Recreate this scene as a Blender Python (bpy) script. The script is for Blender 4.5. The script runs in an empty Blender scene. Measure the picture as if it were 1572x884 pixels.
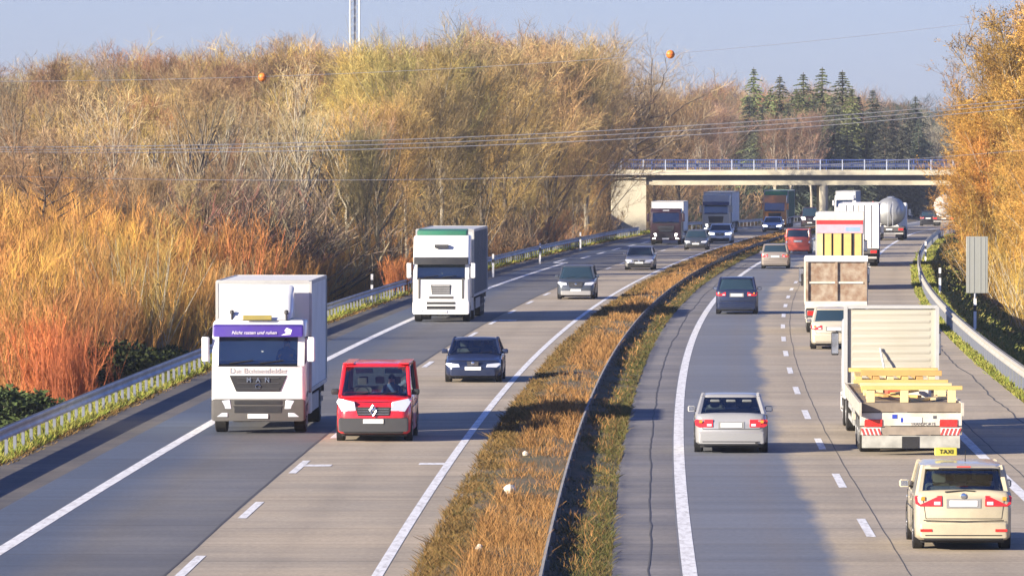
import bpy, math, random
import numpy as np
from mathutils import Vector, Matrix
R = math.radians
sc = bpy.context.scene
COL = sc.collection

# ------------------------------------------------------------ camera, sky, sun, exposure
IMG_W, IMG_H = 1572.0, 884.0
F = 9700.0            # focal length in photo pixels (a long telephoto lens)
HOR = 230.0           # photo row of the horizon
CAMH = 7.5
PITCH = math.atan((IMG_H / 2 - HOR) / F)
cd = bpy.data.cameras.new('camera'); cam = bpy.data.objects.new('camera', cd); COL.objects.link(cam)
cam.location = (0, 0, CAMH); cam.rotation_euler = (R(90) - PITCH, 0, 0)
cd.sensor_width = 36.0; cd.lens = 36.0 * F / IMG_W
cd.clip_start = 1.0; cd.clip_end = 9000.0
sc.camera = cam

SUN_EL = 19.0
SUN_AZ = 55.0         # the light travels this many degrees to the right of the view direction
sdir = Vector((-math.sin(R(SUN_AZ)) * math.cos(R(SUN_EL)), -math.cos(R(SUN_AZ)) * math.cos(R(SUN_EL)), math.sin(R(SUN_EL))))
sd = bpy.data.lights.new('sun', 'SUN'); sun = bpy.data.objects.new('sun', sd); COL.objects.link(sun)
sd.energy = 5.0; sd.angle = R(0.5); sd.color = (1.0, 0.88, 0.70)
sun.rotation_euler = sdir.to_track_quat('Z', 'Y').to_euler(); sun.location = (-60, -40, 60)

w = bpy.data.worlds.new('World'); sc.world = w; w.use_nodes = True
nt = w.node_tree; nt.nodes.clear()
wo = nt.nodes.new('ShaderNodeOutputWorld'); bg = nt.nodes.new('ShaderNodeBackground'); sky = nt.nodes.new('ShaderNodeTexSky')
sky.sky_type = 'NISHITA'; sky.sun_disc = False; sky.sun_elevation = R(SUN_EL); sky.sun_rotation = R(180 + SUN_AZ)
sky.air_density = 1.0; sky.dust_density = 0.2; sky.ozone_density = 2.5; sky.altitude = 100
tint = nt.nodes.new('ShaderNodeMix'); tint.data_type = 'RGBA'; tint.blend_type = 'MULTIPLY'; tint.inputs[0].default_value = 1.0
tint.inputs[7].default_value = (0.61, 0.735, 1.40, 1)
nt.links.new(sky.outputs[0], tint.inputs[6]); nt.links.new(tint.outputs[2], bg.inputs[0]); nt.links.new(bg.outputs[0], wo.inputs[0])
bg.inputs[1].default_value = 0.05
sc.view_settings.view_transform = 'Standard'; sc.view_settings.look = 'None'
sc.view_settings.gamma = 1.0; sc.view_settings.use_curve_mapping = False
sc.view_settings.exposure = 1.3
sc.cycles.max_bounces = 6; sc.cycles.transparent_max_bounces = 12
HAZE = 0.00013

# ------------------------------------------------------------ road geometry
_Y = [0, 60, 111, 155, 197, 269, 346, 441, 524, 600, 669, 718, 808, 924, 1080, 1300, 1600]
_X = [1.4, 2.0, 2.98, 3.97, 5.25, 8.0, 11.7, 17.6, 24.3, 31.6, 38.6, 43.6, 53.0, 65.5, 83, 110, 155]
_c = np.polyfit(_Y, _X, 5, w=[1, 2, 6, 6, 6, 6, 6, 6, 6, 6, 6, 5, 3, 3, 2, 1, .5])
def RX(Y):            # the left edge line of the right carriageway
    return np.polyval(_c, Y)
def ZP(Y):            # the road dips gently beyond the bridge
    return np.interp(Y, [0, 540, 580, 620, 670, 718, 808, 924, 1100, 1400, 2500], [0, 0, -.1, -.35, -.75, -1.15, -1.6, -2.0, -2.5, -3.0, -4])
def SL(Y): return (RX(Y + 3) - RX(Y - 3)) / 6.0
def at(px, py, Y):    # the point at distance Y that the photo shows at px, py
    dx = (px - IMG_W / 2) / F; dz = (HOR - py) / F
    return Vector((dx * Y, Y, CAMH + dz * Y))
def road_pt(off, Y, dz=0.0):
    return Vector((RX(Y) + off, Y, float(ZP(Y)) + dz))

# ------------------------------------------------------------ materials
def newmat(name):
    m = bpy.data.materials.new(name); m.use_nodes = True
    return m, m.node_tree, m.node_tree.nodes['Principled BSDF']
def N(nt, t, **kw):
    n = nt.nodes.new(t)
    for k, v in kw.items(): setattr(n, k, v)
    return n
def mixc(nt, fac, a, b, mode='MIX'):
    n = N(nt, 'ShaderNodeMix'); n.data_type = 'RGBA'; n.blend_type = mode
    for i, v in ((0, fac), (6, a), (7, b)):
        if hasattr(v, 'links') or hasattr(v, 'is_linked'): nt.links.new(v, n.inputs[i])
        else: n.inputs[i].default_value = v if i == 0 else (tuple(v) + (1,) if len(v) == 3 else v)
    return n.outputs[2]
def ramp(nt, src, stops):
    n = N(nt, 'ShaderNodeValToRGB'); e = n.color_ramp.elements
    while len(e) < len(stops): e.new(0.5)
    for i, (p, c) in enumerate(stops):
        e[i].position = p; e[i].color = (c, c, c, 1) if isinstance(c, (int, float)) else tuple(c) + (1,)
    nt.links.new(src, n.inputs[0]); return n.outputs[0]
def noise(nt, vec, scale, detail=3, rough=0.55):
    n = N(nt, 'ShaderNodeTexNoise'); n.inputs['Scale'].default_value = scale
    n.inputs['Detail'].default_value = detail; n.inputs['Roughness'].default_value = rough
    if vec is not None: nt.links.new(vec, n.inputs['Vector'])
    return n.outputs[0]
def vmul(nt, vec, s):
    n = N(nt, 'ShaderNodeVectorMath', operation='MULTIPLY'); nt.links.new(vec, n.inputs[0]); n.inputs[1].default_value = s
    return n.outputs[0]
def mth(nt, op, a, b=None, c=None, clamp=False):
    n = N(nt, 'ShaderNodeMath', operation=op); n.use_clamp = clamp
    for i, v in enumerate((a, b, c)):
        if v is None: continue
        if isinstance(v, (int, float)): n.inputs[i].default_value = v
        else: nt.links.new(v, n.inputs[i])
    return n.outputs[0]
_mc = {}
def M(name, col, rough=0.5, metal=0.0, dirt=0.15, scale=3.0, coat=0.0, emit=0.0, dirtcol=None):
    """painted or plain surface with uneven grime"""
    if name in _mc: return _mc[name]
    m, nt, b = newmat(name)
    tc = N(nt, 'ShaderNodeTexCoord').outputs['Object']
    f = noise(nt, tc, scale, 4)
    f2 = ramp(nt, f, [(0.38, 0.0), (0.7, 1.0)])
    dc = dirtcol or tuple(c * 0.45 + 0.02 for c in col)
    c = mixc(nt, mth(nt, 'MULTIPLY', f2, dirt * 2.2, clamp=True), col, dc)
    nt.links.new(c, b.inputs['Base Color'])
    b.inputs['Metallic'].default_value = metal
    rr = mth(nt, 'ADD', mth(nt, 'MULTIPLY', f2, 0.15), rough, clamp=True)
    nt.links.new(rr, b.inputs['Roughness'])
    if coat: b.inputs['Coat Weight'].default_value = coat; b.inputs['Coat Roughness'].default_value = 0.06
    if emit:
        b.inputs['Emission Color'].default_value = tuple(col) + (1,); b.inputs['Emission Strength'].default_value = emit
    _mc[name] = m; return m
def paint(name, col, dirt=0.1, metal=0.0):
    return M('paint_' + name, col, 0.28, metal, dirt, 2.2, coat=0.6)
def glass_mat():
    m, nt, b = newmat('window_glass')
    out = nt.nodes['Material Output']
    tr = N(nt, 'ShaderNodeBsdfTransparent'); tr.inputs[0].default_value = (0.52, 0.60, 0.60, 1)
    gl = N(nt, 'ShaderNodeBsdfGlossy'); gl.inputs['Roughness'].default_value = 0.03; gl.inputs[0].default_value = (.95, .97, 1, 1)
    fr = N(nt, 'ShaderNodeFresnel'); fr.inputs[0].default_value = 1.7
    mx = N(nt, 'ShaderNodeMixShader')
    nt.links.new(mth(nt, 'ADD', fr.outputs[0], 0.10, clamp=True), mx.inputs[0]); nt.links.new(tr.outputs[0], mx.inputs[1]); nt.links.new(gl.outputs[0], mx.inputs[2])
    nt.links.new(mx.outputs[0], out.inputs['Surface']); return m
GLASS = glass_mat()
def darkglass_mat():
    m, nt, b = newmat('dark_window_glass')
    b.inputs['Base Color'].default_value = (0.02, 0.04, 0.06, 1); b.inputs['Roughness'].default_value = 0.04
    b.inputs['IOR'].default_value = 1.7; return m
DGLASS = darkglass_mat()
BLACK = M('black_plastic', (0.018, 0.018, 0.02), 0.5)
TYRE = M('tyre_rubber', (0.016, 0.015, 0.015), 0.85)
RIM = M('wheel_alloy', (0.35, 0.35, 0.37), 0.35, 0.8)
STEELD = M('dark_steel', (0.06, 0.06, 0.065), 0.6, 0.3)
GALV = M('galvanised_steel', (0.33, 0.35, 0.40), 0.42, 0.55, 0.2, 0.8)
CHROME = M('chrome', (0.75, 0.76, 0.78), 0.12, 1.0, 0.0)
LAMP = M('headlamp_lens', (0.80, 0.83, 0.88), 0.10, 0.35, 0.05, coat=1.0)
LAMPON = M('headlamp_lit', (1.0, 0.96, 0.86), 0.2, 0, 0.0, emit=2.2)
REDL = M('tail_lamp_red', (0.62, 0.025, 0.02), 0.12, 0, 0.0, coat=1.0)
AMBER = M('amber_lamp', (0.8, 0.28, 0.03), 0.2, 0, 0.0)
PLATE = M('number_plate_white', (0.78, 0.78, 0.76), 0.4, 0, 0.05)
WHITE = paint('white', (0.80, 0.80, 0.78), 0.06)
SKIN = M('skin', (0.55, 0.33, 0.24), 0.6, 0, 0)

# ------------------------------------------------------------ mesh helpers
class MB:
    def __init__(s): s.v = []; s.f = []; s.m = []
    def add(s, vs, fs, mi=0):
        o = len(s.v); s.v += [tuple(v) for v in vs]
        s.f += [tuple(i + o for i in f) for f in fs]; s.m += [mi] * len(fs); return s
    def box(s, x0, x1, y0, y1, z0, z1, mi=0):
        v = [(x0, y0, z0), (x1, y0, z0), (x1, y1, z0), (x0, y1, z0), (x0, y0, z1), (x1, y0, z1), (x1, y1, z1), (x0, y1, z1)]
        return s.add(v, [(0, 3, 2, 1), (4, 5, 6, 7), (0, 1, 5, 4), (1, 2, 6, 5), (2, 3, 7, 6), (3, 0, 4, 7)], mi)
    def loft(s, rings, cap=True, mi=0, closed=True):
        n = len(rings[0]); v = [p for r in rings for p in r]; f = []
        for i in range(len(rings) - 1):
            for j in range(n if closed else n - 1):
                k = (j + 1) % n
                f.append((i * n + j, i * n + k, (i + 1) * n + k, (i + 1) * n + j))
        if cap: f.append(tuple(range(n))[::-1]); f.append(tuple((len(rings) - 1) * n + j for j in range(n)))
        return s.add(v, f, mi)
    def prism_x(s, prof, hw, ch=0.04, mi=0, x0=0.0):
        """side profile (y,z) swept across x with a chamfered rim"""
        cy = sum(p[0] for p in prof) / len(prof); cz = sum(p[1] for p in prof) / len(prof)
        def ins(d):
            out = []
            for y, z in prof:
                r = math.hypot(y - cy, z - cz) or 1; k = max(0, (r - d) / r); out.append((cy + (y - cy) * k, cz + (z - cz) * k))
            return out
        rings = []
        for x, d in ((-hw, ch), (-hw + ch * .35, ch * .3), (-hw + ch, 0), (hw - ch, 0), (hw - ch * .35, ch * .3), (hw, ch)):
            rings.append([(x0 + x, y, z) for y, z in ins(d)])
        return s.loft(rings, True, mi)
    def plate(s, pts, d, mi=0):
        """outline of 3D points, extruded by the vector d"""
        n = len(pts); a = [Vector(p) for p in pts]; b = [p + Vector(d) for p in a]
        f = [tuple(range(n)), tuple(range(2 * n - 1, n - 1, -1))] + [(i, i + n, (i + 1) % n + n, (i + 1) % n) for i in range(n)]
        return s.add(a + b, f, mi)
    def tube(s, pts, rad, n=6, mi=0, cap=True):
        pts = [Vector(p) for p in pts]
        if isinstance(rad, (int, float)): rad = [rad] * len(pts)
        rings = []
        for i, p in enumerate(pts):
            t = (pts[min(i + 1, len(pts) - 1)] - pts[max(i - 1, 0)]).normalized()
            a = t.cross(Vector((0, 0, 1)) if abs(t.z) < .9 else Vector((1, 0, 0))).normalized(); b = t.cross(a)
            rings.append([p + (a * math.cos(2 * math.pi * k / n) + b * math.sin(2 * math.pi * k / n)) * rad[i] for k in range(n)])
        return s.loft(rings, cap, mi)
    def lathe(s, c, axis, prof, n=20, mi=0):
        """prof: (distance along axis, radius)"""
        ax = Vector(axis).normalized(); a = ax.cross(Vector((0, 0, 1)) if abs(ax.z) < .9 else Vector((1, 0, 0))).normalized(); b = ax.cross(a)
        rings = [[Vector(c) + ax * d + (a * math.cos(2 * math.pi * k / n) + b * math.sin(2 * math.pi * k / n)) * max(r, .0005) for k in range(n)] for d, r in prof]
        return s.loft(rings, True, mi)
    def build(s, name, mats, parent=None, bevel=0.0, smooth=35, loc=None):
        me = bpy.data.meshes.new(name); me.from_pydata(s.v, [], s.f)
        for m in (mats if isinstance(mats, (list, tuple)) else [mats]): me.materials.append(m)
        me.polygons.foreach_set('material_index', s.m); me.validate(); 
        me.polygons.foreach_set('use_smooth', [True] * len(me.polygons))
        import bmesh
        bm = bmesh.new(); bm.from_mesh(me); bmesh.ops.recalc_face_normals(bm, faces=bm.faces); bm.to_mesh(me); bm.free()
        me.set_sharp_from_angle(angle=R(smooth))
        o = bpy.data.objects.new(name, me); COL.objects.link(o)
        if parent is not None: o.parent = parent
        if loc is not None: o.location = loc
        if bevel:
            b = o.modifiers.new('bevel', 'BEVEL'); b.width = bevel; b.segments = 2; b.limit_method = 'ANGLE'; b.angle_limit = R(35)
        return o
def tag(o, label=None, cat=None, group=None, kind=None):
    if label: o['label'] = label
    if cat: o['category'] = cat
    if group: o['group'] = group
    if kind: o['kind'] = kind
    return o
def empty(name, loc=(0, 0, 0), rz=0.0, label=None, cat=None, group=None):
    o = bpy.data.objects.new(name, None); COL.objects.link(o); o.location = loc; o.rotation_euler = (0, 0, rz); o.empty_display_size = .3
    return tag(o, label, cat, group)
def copy_tree(o, parent=None, name=None):
    c = o.copy(); COL.objects.link(c)
    if parent is not None: c.parent = parent
    for k in ('label', 'group') if parent is None else ():
        if k in c.keys(): del c[k]
    for ch in o.children: copy_tree(ch, c)
    return c
def text_mesh(name, body, size, m, parent, loc, rot, extrude=0.004, italic=False, bold=False):
    cu = bpy.data.curves.new(name, 'FONT'); cu.body = body; cu.size = size; cu.extrude = extrude; cu.align_x = 'CENTER'; cu.align_y = 'CENTER'
    if italic: cu.shear = 0.3
    if bold: cu.offset = size * 0.02
    t = bpy.data.objects.new('tmp', cu); COL.objects.link(t)
    dg = bpy.context.evaluated_depsgraph_get(); dg.update()
    me = bpy.data.meshes.new_from_object(t.evaluated_get(dg)); bpy.data.objects.remove(t)
    me.name = name; me.materials.clear(); me.materials.append(m)
    o = bpy.data.objects.new(name, me); COL.objects.link(o); o.parent = parent; o.location = loc; o.rotation_euler = rot
    return o
def np_mesh(name, verts, faces, m, parent=None, uv=None, smooth=False):
    """fast mesh from arrays; faces is (n,3) or (n,4)"""
    me = bpy.data.meshes.new(name); k = faces.shape[1]
    me.vertices.add(len(verts)); me.vertices.foreach_set('co', verts.astype(np.float32).ravel())
    me.loops.add(faces.size); me.loops.foreach_set('vertex_index', faces.astype(np.int32).ravel())
    me.polygons.add(len(faces)); me.polygons.foreach_set('loop_start', np.arange(0, faces.size, k, dtype=np.int32))
    me.update(calc_edges=True)
    if uv is not None:
        l = me.uv_layers.new(name='UVMap'); l.data.foreach_set('uv', uv[faces.ravel()].astype(np.float32).ravel())
    if smooth: me.polygons.foreach_set('use_smooth', [True] * len(me.polygons))
    me.materials.append(m)
    o = bpy.data.objects.new(name, me); COL.objects.link(o)
    if parent is not None: o.parent = parent
    return o
# ------------------------------------------------------------ terrain
def hgt(X, Y):
    X = np.asarray(X, float); Y = np.asarray(Y, float)
    o = X - RX(Y); z = ZP(Y) - 0.03
    def ss(a, b, t):
        t = np.clip((t - a) / (b - a), 0, 1); return t * t * (3 - 2 * t)
    # the left side: verge level to the rail, then a ditch, then level wood floor
    L = -1.5 * ss(17.0, 20.0, -o) + 0.9 * ss(24, 34, -o) + 3.0 * ss(60, 260, -o)
    Rr = -2.6 * ss(11.6, 17.5, o) + 1.2 * ss(19, 30, o) + 2.2 * ss(60, 260, o)
    z = z + np.where(o < 0, L, Rr)
    z = z + (np.abs(o + 3) > 20) * 0.35 * (np.sin(X * .13 + Y * .05) * np.cos(Y * .071)) * ss(22, 30, np.abs(o))
    # approach banks of the overpass
    bank = 5.0 * (1 - ss(6.0, 17.0, np.abs(Y - 603))) * np.where(o < -4, ss(19.5, 27.0, -o), ss(14.5, 22.0, o))
    return np.maximum(z, bank + ZP(Y) * 1.0 - .2 * (bank < .01)) if False else z + bank
def ground_mat():
    m, nt, b = newmat('wood_floor_and_verge')
    g = N(nt, 'ShaderNodeNewGeometry').outputs['Position']
    n1 = noise(nt, g, 0.35, 5); n2 = noise(nt, vmul(nt, g, (1, .4, 1)), 2.2, 5); n3 = noise(nt, g, 0.05, 3)
    leaf = mixc(nt, n2, (0.10, 0.055, 0.022), (0.20, 0.115, 0.045))
    grass = mixc(nt, n2, (0.030, 0.055, 0.012), (0.085, 0.095, 0.03))
    f = ramp(nt, mth(nt, 'ADD', mth(nt, 'MULTIPLY', n1, .6), mth(nt, 'MULTIPLY', n3, .4)), [(0.46, 0.0), (0.58, 1.0)])
    nt.links.new(mixc(nt, f, leaf, grass), b.inputs['Base Color']); b.inputs['Roughness'].default_value = 0.95
    bp = N(nt, 'ShaderNodeBump'); bp.inputs['Strength'].default_value = 0.8; bp.inputs['Distance'].default_value = 0.3
    nt.links.new(n2, bp.inputs['Height']); nt.links.new(bp.outputs[0], b.inputs['Normal']); return m
ys = np.concatenate([np.arange(-120, 560, 8), np.arange(560, 650, 2.5), np.arange(650, 1400, 14), np.array([1500, 1700, 2000, 2500, 3200, 4200])])
offs = np.concatenate([-np.array([2600, 1500, 900, 600, 400, 300, 220, 160, 120, 90, 75]), np.arange(-62, -34, 4), np.arange(-34, -13.5, 0.9), np.array([-9, -4.7, -4.6, -3, -1.4, -1.3, 4]), np.arange(9.6, 34, 0.9), np.arange(36, 62, 4), np.array([75, 90, 120, 160, 220, 300, 400, 600, 900, 1500, 2600])])
YY, OO = np.meshgrid(ys, offs, indexing='ij'); YC = np.clip(YY, -120, 1600)
XX = RX(YC) + OO; ZZ = hgt(XX, YC)
nr, nc = YY.shape; V = np.stack([XX, YY, ZZ], -1).reshape(-1, 3)
idx = np.arange(nr * nc).reshape(nr, nc)
Fq = np.stack([idx[:-1, :-1], idx[:-1, 1:], idx[1:, 1:], idx[1:, :-1]], -1).reshape(-1, 4)
tag(np_mesh('ground', V, Fq, ground_mat(), smooth=True), kind='structure')

# ------------------------------------------------------------ carriageways
def strip(name, o0, o1, y0, y1, dz, m, nu=2, step=6.0, kind='structure', parent=None, thick=0.0):
    Ys = np.arange(y0, y1 + step * .5, step); us = np.linspace(o0, o1, nu)
    A, B = np.meshgrid(Ys, us, indexing='ij')
    V = np.stack([RX(A) + B, A, ZP(A) + dz], -1).reshape(-1, 3); uv = np.stack([B, A], -1).reshape(-1, 2)
    n = len(Ys); id_ = np.arange(n * nu).reshape(n, nu)
    f = np.stack([id_[:-1, :-1], id_[:-1, 1:], id_[1:, 1:], id_[1:, :-1]], -1).reshape(-1, 4)
    o = np_mesh(name, V, f, m, parent, uv)
    if kind: o['kind'] = kind
    return o
def pave_mat(name, base, alt, damp_or_shade, mask, joint=5.0):
    """mask(nt,u,v) gives where the pavement is the darker tone"""
    m, nt, b = newmat(name)
    uv = N(nt, 'ShaderNodeUVMap').outputs[0]
    sp = N(nt, 'ShaderNodeSeparateXYZ'); nt.links.new(uv, sp.inputs[0]); u, v = sp.outputs[0], sp.outputs[1]
    big = noise(nt, vmul(nt, uv, (0.12, 0.16, 1)), 1.0, 3); mid = noise(nt, vmul(nt, uv, (.5, .5, 1)), 1.0, 5, .65); fine = noise(nt, uv, 9.0, 3, .7)
    c = mixc(nt, ramp(nt, mth(nt, 'ADD', mth(nt, 'MULTIPLY', big, .55), mth(nt, 'MULTIPLY', mid, .45)), [(0.38, 0.0), (0.62, 1.0)]), base, alt)
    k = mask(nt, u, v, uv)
    c = mixc(nt, k, c, damp_or_shade)
    stk = noise(nt, vmul(nt, uv, (.07, .75, 1)), 1.0, 6, .7)
    c = mixc(nt, 1.0, c, ramp(nt, stk, [(.33, .82), (.5, 1.0), (.68, 1.14)]), 'MULTIPLY')
    # oil and rubber along the wheel tracks
    tr = mth(nt, 'ABSOLUTE', mth(nt, 'SUBTRACT', mth(nt, 'FRACT', mth(nt, 'DIVIDE', mth(nt, 'ADD', u, 100 * 1.85 + .93), 1.85)), .5))
    tf = mth(nt, 'MULTIPLY', ramp(nt, tr, [(0.0, 1.0), (0.28, 0.0)]), mth(nt, 'MULTIPLY', mid, .38))
    c = mixc(nt, tf, c, tuple(x * .45 for x in base))
    # transverse joints and sealed cracks
    # every slab its own shade
    wn = N(nt, 'ShaderNodeTexWhiteNoise'); wn.noise_dimensions = '1D'; nt.links.new(mth(nt, 'FLOOR', mth(nt, 'DIVIDE', v, joint)), wn.inputs['W'])
    c = mixc(nt, 1.0, c, ramp(nt, wn.outputs[0], [(0, .88), (1, 1.08)]), 'MULTIPLY')
    j = mth(nt, 'FRACT', mth(nt, 'DIVIDE', mth(nt, 'ADD', v, mth(nt, 'MULTIPLY', mid, .12)), joint))
    jf = mth(nt, 'MULTIPLY', mth(nt, 'LESS_THAN', j, 0.16 / joint), mth(nt, 'MULTIPLY', big, 0.75))
    c = mixc(nt, jf, c, tuple(x * .3 for x in base))
    c = mixc(nt, .55, c, ramp(nt, fine, [(0.3, 0.6), (0.7, 1.3)]), 'MULTIPLY')
    nt.links.new(c, b.inputs['Base Color'])
    nt.links.new(mth(nt, 'SUBTRACT', 0.85, mth(nt, 'MULTIPLY', k, .18)), b.inputs['Roughness'])
    bp = N(nt, 'ShaderNodeBump'); bp.inputs['Strength'].default_value = 0.25; bp.inputs['Distance'].default_value = 0.02
    nt.links.new(fine, bp.inputs['Height']); nt.links.new(bp.outputs[0], b.inputs['Normal']); return m
def zero(nt, u, v, uv):
    n = mth(nt, 'ADD', 0.0, 0.0); return n
def mask_left(nt, u, v, uv):    # truck lane: soft shrub shade painted dark near the edge line
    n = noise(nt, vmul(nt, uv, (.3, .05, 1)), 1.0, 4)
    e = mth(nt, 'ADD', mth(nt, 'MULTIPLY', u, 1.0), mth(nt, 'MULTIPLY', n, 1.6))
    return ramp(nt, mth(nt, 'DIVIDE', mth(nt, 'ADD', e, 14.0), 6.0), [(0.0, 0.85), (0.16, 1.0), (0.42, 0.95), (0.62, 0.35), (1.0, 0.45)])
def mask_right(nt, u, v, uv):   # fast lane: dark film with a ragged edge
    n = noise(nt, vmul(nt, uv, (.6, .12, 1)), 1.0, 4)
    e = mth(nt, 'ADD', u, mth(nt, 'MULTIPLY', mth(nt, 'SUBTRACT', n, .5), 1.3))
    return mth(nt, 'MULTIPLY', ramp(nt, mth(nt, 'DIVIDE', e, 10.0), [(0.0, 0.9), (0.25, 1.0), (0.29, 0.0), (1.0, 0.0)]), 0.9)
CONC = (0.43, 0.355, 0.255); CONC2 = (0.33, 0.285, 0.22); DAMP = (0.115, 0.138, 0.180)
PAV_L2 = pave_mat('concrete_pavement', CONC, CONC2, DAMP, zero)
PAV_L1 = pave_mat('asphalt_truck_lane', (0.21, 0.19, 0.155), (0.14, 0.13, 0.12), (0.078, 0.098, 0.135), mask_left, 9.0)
PAV_SH = pave_mat('asphalt_shoulder', (0.135, 0.118, 0.10), (0.07, 0.068, 0.07), DAMP, zero, 7.0)
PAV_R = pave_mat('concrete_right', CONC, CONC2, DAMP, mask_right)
PAV_RS = pave_mat('worn_median_shoulder', (0.24, 0.22, 0.20), (0.12, 0.12, 0.135), DAMP, zero, 3.0)
Y0, Y1 = 20.0, 1400.0
strip('shoulder', -16.0, -14.1, Y0, Y1, 0.010, PAV_SH, 3)
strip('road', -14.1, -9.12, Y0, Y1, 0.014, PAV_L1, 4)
strip('road', -9.12, -4.62, Y0, Y1, 0.012, PAV_L2, 4)
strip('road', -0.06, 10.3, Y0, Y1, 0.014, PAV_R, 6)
strip('shoulder', -1.38, -0.06, Y0, Y1, 0.010, PAV_RS, 3)
TAR = M('tar_sealant', (0.075, 0.072, 0.07), 0.7)
def line_mesh(segs, name, m, dz):
    V = []; Fs = []
    for o0, o1, y0, y1 in segs:
        n = max(1, int((y1 - y0) / 6)); ys_ = np.linspace(y0, y1, n + 1); b0 = len(V)
        for y in ys_:
            V += [(RX(y) + o0, y, ZP(y) + dz), (RX(y) + o1, y, ZP(y) + dz)]
        for i in range(n): Fs.append((b0 + 2 * i, b0 + 2 * i + 1, b0 + 2 * i + 3, b0 + 2 * i + 2))
    V = np.array(V); Fs = np.array(Fs)
    return np_mesh(name, V, Fs, m)
def marking_mat():
    m, nt, b = newmat('road_paint')
    g = N(nt, 'ShaderNodeNewGeometry').outputs['Position']
    f = noise(nt, vmul(nt, g, (3, .6, 1)), 2.0, 4, .7)
    nt.links.new(mixc(nt, ramp(nt, f, [(0.44, 0.0), (0.70, .7)]), (0.80, 0.80, 0.79), (0.33, 0.31, 0.28)), b.inputs['Base Color'])
    b.inputs['Roughness'].default_value = .6; return m
MARK = marking_mat()
segs = [(-12.87, -12.59, Y0, 418), (-5.50, -5.30, Y0, Y1), (-0.02, 0.24, Y0, Y1), (7.40, 7.65, Y0, Y1)]
for k in range(-5, 60):
    y = 125.2 + 17.85 * k
    if y > Y0: segs.append((3.62, 3.80, y - 3, y + 3))
    y = 113.5 + 17.85 * k
    if y > Y0: segs.append((-8.96, -8.78, y - 3, y + 3))
segs += [(-8.78, -8.15, 149.4, 150.3), (-6.1, -5.5, 150.2, 151.1), (-8.78, -8.0, 276.5, 278)]
for k in range(30): segs.append((-12.87, -12.59, 436 + k * 18, 436 + k * 18 + 9))
segs += [(-13.5, -12.6, 417, 420), (-13.7, -13.45, 420, 432)]
tag(line_mesh(segs, 'lane_markings', MARK, 0.019), kind='structure')
# crooked tar seams
def seam(off, y0, y1, wob, seed, wd=.05):
    rr = random.Random(seed); V = []; Fs = []; o = off
    n = int((y1 - y0) / 1.5)
    for i in range(n + 1):
        y = y0 + 1.5 * i; o += (off - o) * .2 + rr.uniform(-wob, wob)
        V += [(RX(y) + o - wd / 2, y, ZP(y) + .0175), (RX(y) + o + wd / 2, y, ZP(y) + .0175)]
    for i in range(n): Fs.append((2 * i, 2 * i + 1, 2 * i + 3, 2 * i + 2))
    tag(np_mesh('road_seam', np.array(V), np.array(Fs), TAR), kind='structure')
seam(4.02, 60, 420, .012, 1, .022); seam(-.62, 60, 420, .03, 2, .03); seam(7.95, 60, 300, .02, 3, .03)
seam(-9.16, 60, 500, .012, 4, .05); seam(9.6, 150, 300, .05, 5, .05)

# median earth
def median_mat():
    m, nt, b = newmat('median_turf')
    g = N(nt, 'ShaderNodeNewGeometry').outputs['Position']
    n1 = noise(nt, vmul(nt, g, (1.0, .35, 1)), 1.2, 5, .65); n2 = noise(nt, g, 8, 4)
    c = mixc(nt, ramp(nt, n1, [(0.42, 0.0), (0.6, 1.0)]), (0.075, 0.07, 0.028), (0.13, 0.085, 0.04))
    c = mixc(nt, .6, c, ramp(nt, n2, [(.3, .5), (.7, 1.5)]), 'MULTIPLY')
    nt.links.new(c, b.inputs['Base Color']); b.inputs['Roughness'].default_value = 1; return m
def median():
    Ys = np.arange(Y0, Y1, 4.0); us = np.array([-4.64, -4.5, -4.1, -3.4, -2.7, -2.1, -1.6, -1.36]); hz = np.array([0, .05, .10, .14, .14, .10, .05, 0])
    A, B = np.meshgrid(Ys, us, indexing='ij'); H = np.broadcast_to(hz, A.shape)
    rs = np.random.RandomState(5)
    J = np.where((B > -4.6) & (B < -1.4), rs.uniform(-.03, .03, A.shape), 0)
    E = np.where(B < -4.6, rs.uniform(-.10, .10, A.shape), 0) + np.where(B > -1.38, rs.uniform(-.05, .12, A.shape), 0)
    V = np.stack([RX(A) + B + E, A, ZP(A) + H + J + .022], -1).reshape(-1, 3)
    id_ = np.arange(A.size).reshape(A.shape)
    f = np.stack([id_[:-1, :-1], id_[:-1, 1:], id_[1:, 1:], id_[1:, :-1]], -1).reshape(-1, 4)
    tag(np_mesh('median_strip', V, f, median_mat(), smooth=True), kind='structure')
median()

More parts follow.
